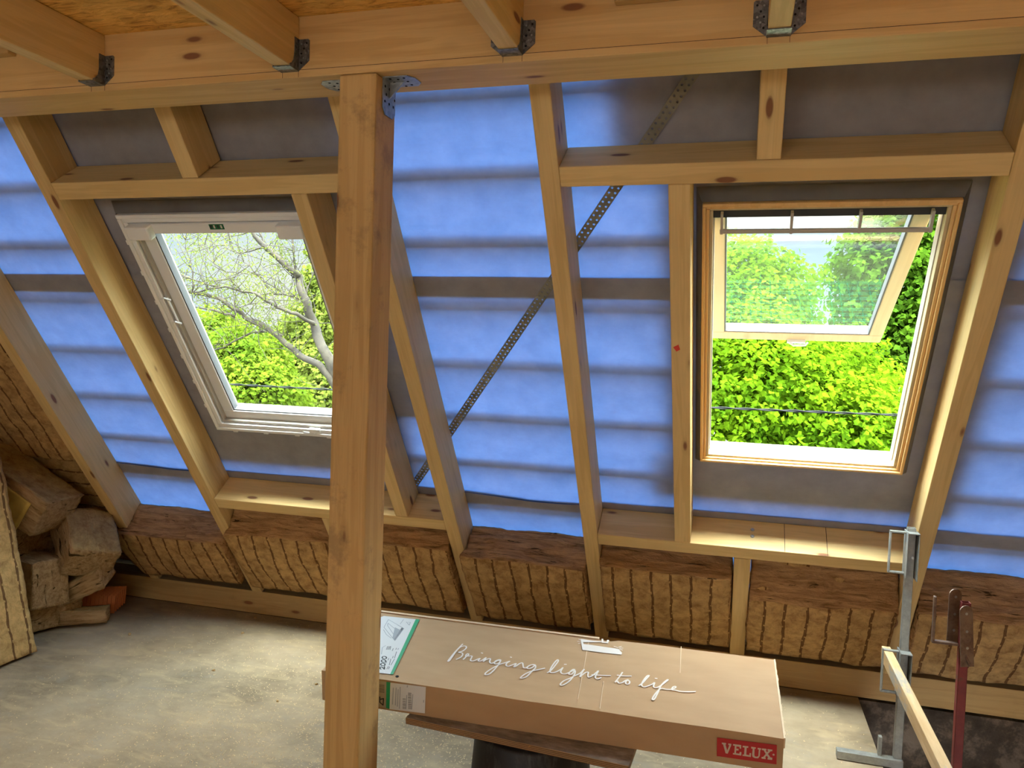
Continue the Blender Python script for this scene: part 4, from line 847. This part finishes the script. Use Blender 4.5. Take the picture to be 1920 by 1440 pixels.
# ------------------------------------------------------------------ outdoors
def leafmesh(bm, blobs, size, rs, shell=.55):
    for (c, r, n) in blobs:
        c = Vector(c)
        for _ in range(n):
            while True:
                d = Vector((rs.gauss(0, 1), rs.gauss(0, 1), rs.gauss(0, 1)))
                if d.length > .01: d.normalize(); break
            rad_ = shell+(1-shell)*rs.random()**.6
            rad_ *= 1+.30*noise.noise(Vector((d.x*2.6+c.x, d.y*2.6, d.z*2.6+c.z)))+.16*noise.noise(d*7+c)
            p = c+Vector((d.x*r[0], d.y*r[1], d.z*r[2]))*rad_
            n_ = (d*.8+Vector((rs.uniform(-1, 1), rs.uniform(-1, 1), rs.uniform(-.2, 1.2)))).normalized()
            u = n_.cross(Vector((rs.uniform(-1, 1), rs.uniform(-1, 1), rs.uniform(-1, 1)))).normalized(); v = n_.cross(u)
            s = size*rs.uniform(.6, 1.35)
            pts = [(-.5, 0), (-.15, .38), (.15, .20), (.55, 0), (.15, -.20), (-.15, -.38)]
            bm.faces.new([bm.verts.new(p+u*(a*s)+v*(b*s)+n_*(.12*s*abs(b))) for a, b in pts])
def tree(name, label, trunk, blobs, mat, size, seed, cat='tree', group=None):
    rs = random.Random(seed); base = Vector(trunk[0][0])
    root = empty(name, Matrix.Translation(base), label, cat, group)
    bm = NB()
    for a, b, r0, r1 in trunk: tube(bm, [Vector(a)-base, (Vector(a)+Vector(b))/2-base+Vector((rs.uniform(-.05, .05), 0, 0)), Vector(b)-base], r0, 8, r1)
    obj('trunk', bm, 'bark', root, smooth=True)
    bm = NB(); leafmesh(bm, [((Vector(c)-base), r, n) for c, r, n in blobs], size, rs); obj('foliage', bm, mat, root)
    return root
GZ = -5.5
# maple filling the open window
mb = []
rs = random.Random(5)
for px, py, Y, r, n in ((1400, 760, 9, 1.2, 15000), (1500, 730, 10, 1.05, 9000), (1390, 570, 10, .92, 8000), (1440, 560, 11, .6, 2500), (1340, 520, 10.5, .75, 3500),
                        (1540, 840, 9, 1.1, 10000), (1350, 660, 9.4, 1.0, 8000), (1620, 860, 9.5, .95, 6000), (1330, 860, 9, 1.1, 8000), (1480, 690, 9.4, .65, 4500), (1570, 745, 10.8, .8, 4000)):
    mb.append((at(px, py, Y), (r, r*.9, r*.85), n))
tree('maple_tree', 'bright yellow-green maple filling the left of the open window', [((1.0, 10.4, GZ), (1.1, 10.2, -1), .26, .18), ((1.1, 10.2, -1), (.6, 10, 2.0), .16, .05), ((1.1, 10.2, -1), (1.9, 10.3, 1.4), .13, .04)], mb, 'leaf_maple', .066, 2, group='trees outside the roof windows')
fb = []
for px, py, Y, r, n in ((1690, 520, 15, 1.25, 7500), (1740, 640, 15, 1.5, 8000), (1670, 700, 15.5, 1.2, 6500), (1690, 800, 15, 1.6, 8000), (1665, 450, 15.5, .7, 2500), (1760, 430, 15, 1.2, 5500), (1650, 610, 16, .85, 2200), (1620, 860, 15, 1.6, 7000)):
    fb.append((at(px, py, Y), (r, r*.8, r*.9), n))
tree('broadleaf_tree', 'looser mid green tree at the right of the open window', [((4.6, 15.4, GZ), (4.4, 15.2, 3.6), .22, .05), ((4.4, 15.2, 0), (3.4, 15.4, 3.0), .08, .02), ((4.5, 15.2, 0), (5.2, 15.0, 3.4), .08, .02)], fb, 'leaf_fine', .105, 3, group='trees outside the roof windows')
# nearly bare tree outside the white window, big crooked limbs
def P(px, py, Y): return at(px, py, Y)
bt = empty('walnut_tree', Matrix.Translation((-4.6, 9.2, GZ)), 'nearly bare spreading tree with crooked limbs behind the white window', 'tree', 'trees outside the roof windows')
bo = Vector((-4.6, 9.2, GZ))
limbs = [([(690, 900, 9.4), (650, 760, 9.2), (615, 670, 9.0), (590, 610, 9.0), (572, 570, 8.9), (560, 520, 8.9), (545, 505, 8.8), (500, 465, 8.7), (478, 440, 8.6), (462, 415, 8.6)], .15, .03),
         ([(650, 760, 9.2), (600, 685, 9.0), (560, 665, 8.9), (520, 630, 8.8), (470, 600, 8.6), (440, 578, 8.5), (400, 555, 8.4), (350, 545, 8.4), (330, 520, 8.3)], .09, .018),
         ([(440, 592, 8.5), (405, 583, 8.4), (355, 577, 8.4)], .035, .012),
         ([(530, 630, 8.8), (490, 622, 8.9), (470, 625, 8.9), (430, 645, 8.9), (395, 662, 8.9)], .035, .012),
         ([(590, 610, 9.0), (560, 590, 8.7), (520, 575, 8.6), (490, 555, 8.5), (455, 545, 8.4), (410, 540, 8.4), (360, 550, 8.3)], .05, .014),
         ([(560, 560, 8.9), (530, 552, 9.0), (490, 552, 9.0), (470, 570, 9.1)], .03, .010),
         ([(545, 505, 8.8), (520, 480, 8.9), (498, 455, 9.0), (480, 430, 9.0), (440, 445, 9.1), (400, 450, 9.2)], .03, .008),
         ([(553, 520, 8.9), (550, 470, 8.8), (545, 430, 8.8), (530, 400, 8.8)], .035, .010),
         ([(360, 545, 8.4), (362, 510, 8.4), (350, 480, 8.4), (345, 440, 8.4)], .018, .006),
         ([(500, 465, 8.7), (450, 475, 8.8), (420, 460, 8.9), (380, 468, 8.9)], .02, .006),
         ([(410, 540, 8.4), (380, 530, 8.3), (340, 515, 8.3), (310, 500, 8.3)], .02, .006),
         ([(455, 545, 8.4), (430, 520, 8.3), (400, 490, 8.3), (380, 450, 8.3)], .014, .004),
         ([(520, 575, 8.6), (500, 530, 8.6), (470, 500, 8.5), (440, 470, 8.5), (420, 430, 8.5)], .012, .004),
         ([(575, 560, 8.9), (590, 500, 9), (600, 450, 9), (610, 400, 9)], .02, .006)]
bm = NB(); rs = random.Random(11); tw = NB(); lf = NB()
for pts, r0, r1 in limbs:
    w_ = [P(*p)-bo for p in pts]; sm = []
    for i in range(len(w_)-1):
        a, b, c, d = [w_[max(0, min(len(w_)-1, j))] for j in (i-1, i, i+1, i+2)]
        for t in (0, .33, .66): sm.append(.5*((2*b)+(c-a)*t+(2*a-5*b+4*c-d)*t*t+(3*b-a-3*c+d)*t**3)+Vector((rs.uniform(-.02, .02), rs.uniform(-.02, .02), rs.uniform(-.02, .02))))
    sm.append(w_[-1]); tube(bm, sm, r0*.55, 8, r1*.6)
    if r0 < .14:
        for k in range(len(sm)*2):
            p = sm[rs.randrange(len(sm))]; d = Vector((rs.uniform(-1, .6), rs.uniform(-.6, .6), rs.uniform(-.3, 1.1))).normalized(); L = rs.uniform(.25, .8); q_ = [p]
            for s_ in range(4): d = (d+Vector((rs.uniform(-.4, .4), rs.uniform(-.4, .4), rs.uniform(-.3, .3)))).normalized(); q_.append(q_[-1]+d*L/4)
            tube(tw, q_, .005, 4, .0015)
            for q2 in q_[1:]:
                for _ in range(5):
                    c = q2+Vector((rs.gauss(0, .07), rs.gauss(0, .07), rs.gauss(-.03, .07))); u = Vector((rs.uniform(-1, 1), rs.uniform(-1, 1), rs.uniform(-1, 1))).normalized(); v = u.orthogonal().normalized(); s2 = rs.uniform(.010, .022)
                    lf.faces.new([lf.verts.new(c+u*s2), lf.verts.new(c+v*s2*.4), lf.verts.new(c-u*s2), lf.verts.new(c-v*s2*.4)])
tube(bm, [Vector((0, 0, 0)), P(690, 900, 9.4)-bo], .16, 8, .085)
obj('limbs', bm, 'bark', bt, smooth=True); obj('twigs', tw, 'bark', bt); obj('foliage', lf, 'leaf_yellow', bt)
bb = []
for px, py, Y, r, n in ((455, 690, 13, .95, 4200), (400, 640, 13.5, .8, 2200), (480, 760, 12.5, 1.0, 3000), (395, 740, 13, .9, 2000), (425, 625, 14, .5, 800)): bb.append((at(px, py, Y), (r, r, r*.85), int(n*1.8)))
tree('leafy_bush', 'fresh green bush low in the white window, behind the bare limbs', [((-8.4, 13.2, GZ), (-8.2, 13, .5), .15, .06)], bb, 'leaf_bush', .09, 4, 'bush', 'trees outside the roof windows')
yb = []
for px, py, Y, r, n in ((600, 660, 17, 1.35, 4500), (630, 540, 17, .9, 2200), (560, 740, 16, 1.6, 4000), (640, 760, 16, 1.6, 3000), (530, 700, 17, 1.3, 2600), (660, 600, 17, 1.6, 2500), (450, 800, 17, 1.5, 3000), (600, 470, 17.5, .4, 300)): yb.append((at(px, py, Y), (r, r*.8, r*.85), int(n*1.8)))
tree('distant_tree', 'yellowish leafy tree filling the right of the white window', [((-7.2, 17, GZ), (-7, 17, 1.5), .25, .08)], yb, 'leaf_yellow', .11, 6, group='trees outside the roof windows')
gb = []
for i in range(26):
    gb.append(((-22+i*1.7+rs.uniform(-.5, .5), 24+rs.uniform(-2, 2), rs.uniform(-3.2, -1.6)), (2.4, 1.6, 2.3), 1000))
tree('hedge_row', 'row of green treetops below the horizon far behind the house', [((-2, 24, GZ), (-2, 24, -2), .2, .1)], gb, 'leaf_fine', .26, 8, 'trees', 'trees outside the roof windows')
tag(obj('ground', bx(-60, 60, 5.2, 90, GZ-.2, GZ), 'ground_green'), kind='structure')
# overhead cable
a_ = at(200, 707, 6.5); b_ = at(2050, 792, 6.5); bm = NB()
for ph in (0, pi):
    pts = []
    for i in range(241):
        t = i/240; p = a_.lerp(b_, t)-Vector((0, 0, .05*4*t*(1-t)*.5)); an = t*150+ph
        pts.append(p+Vector((0, cos(an)*.006, sin(an)*.006)))
    tube(bm, pts, .0055, 5)
o = obj('overhead_cable', bm, 'cable', smooth=True); tag(o, 'twisted black overhead cable crossing outside both roof windows', 'cable')
# scaffold net outside below the eaves
nr = empty('scaffold_net', Matrix.Translation((1.2, 5.7, -1.2)), 'green safety net on a scaffold outside, mirrored in the open sash', 'safety net')
bm = NB()
for i in range(61): x = -2.4+i*.08; tube(bm, [(x, .05*sin(i), 0), (x+.02, .0, 1.0), (x, .04*cos(i), 1.95)], .0025, 3)
for j in range(27): z = j*.075; tube(bm, [(-2.4, 0, z), (-.8, .05, z-.02), (.9, .02, z+.02), (2.4, .03, z)], .0025, 3)
obj('mesh', bm, 'net_green', nr)
bm = NB(); box(bm, -2.6, 2.6, .06, .09, .9, 1.05); obj('scaffold_board', bm, 'batten_x', nr)
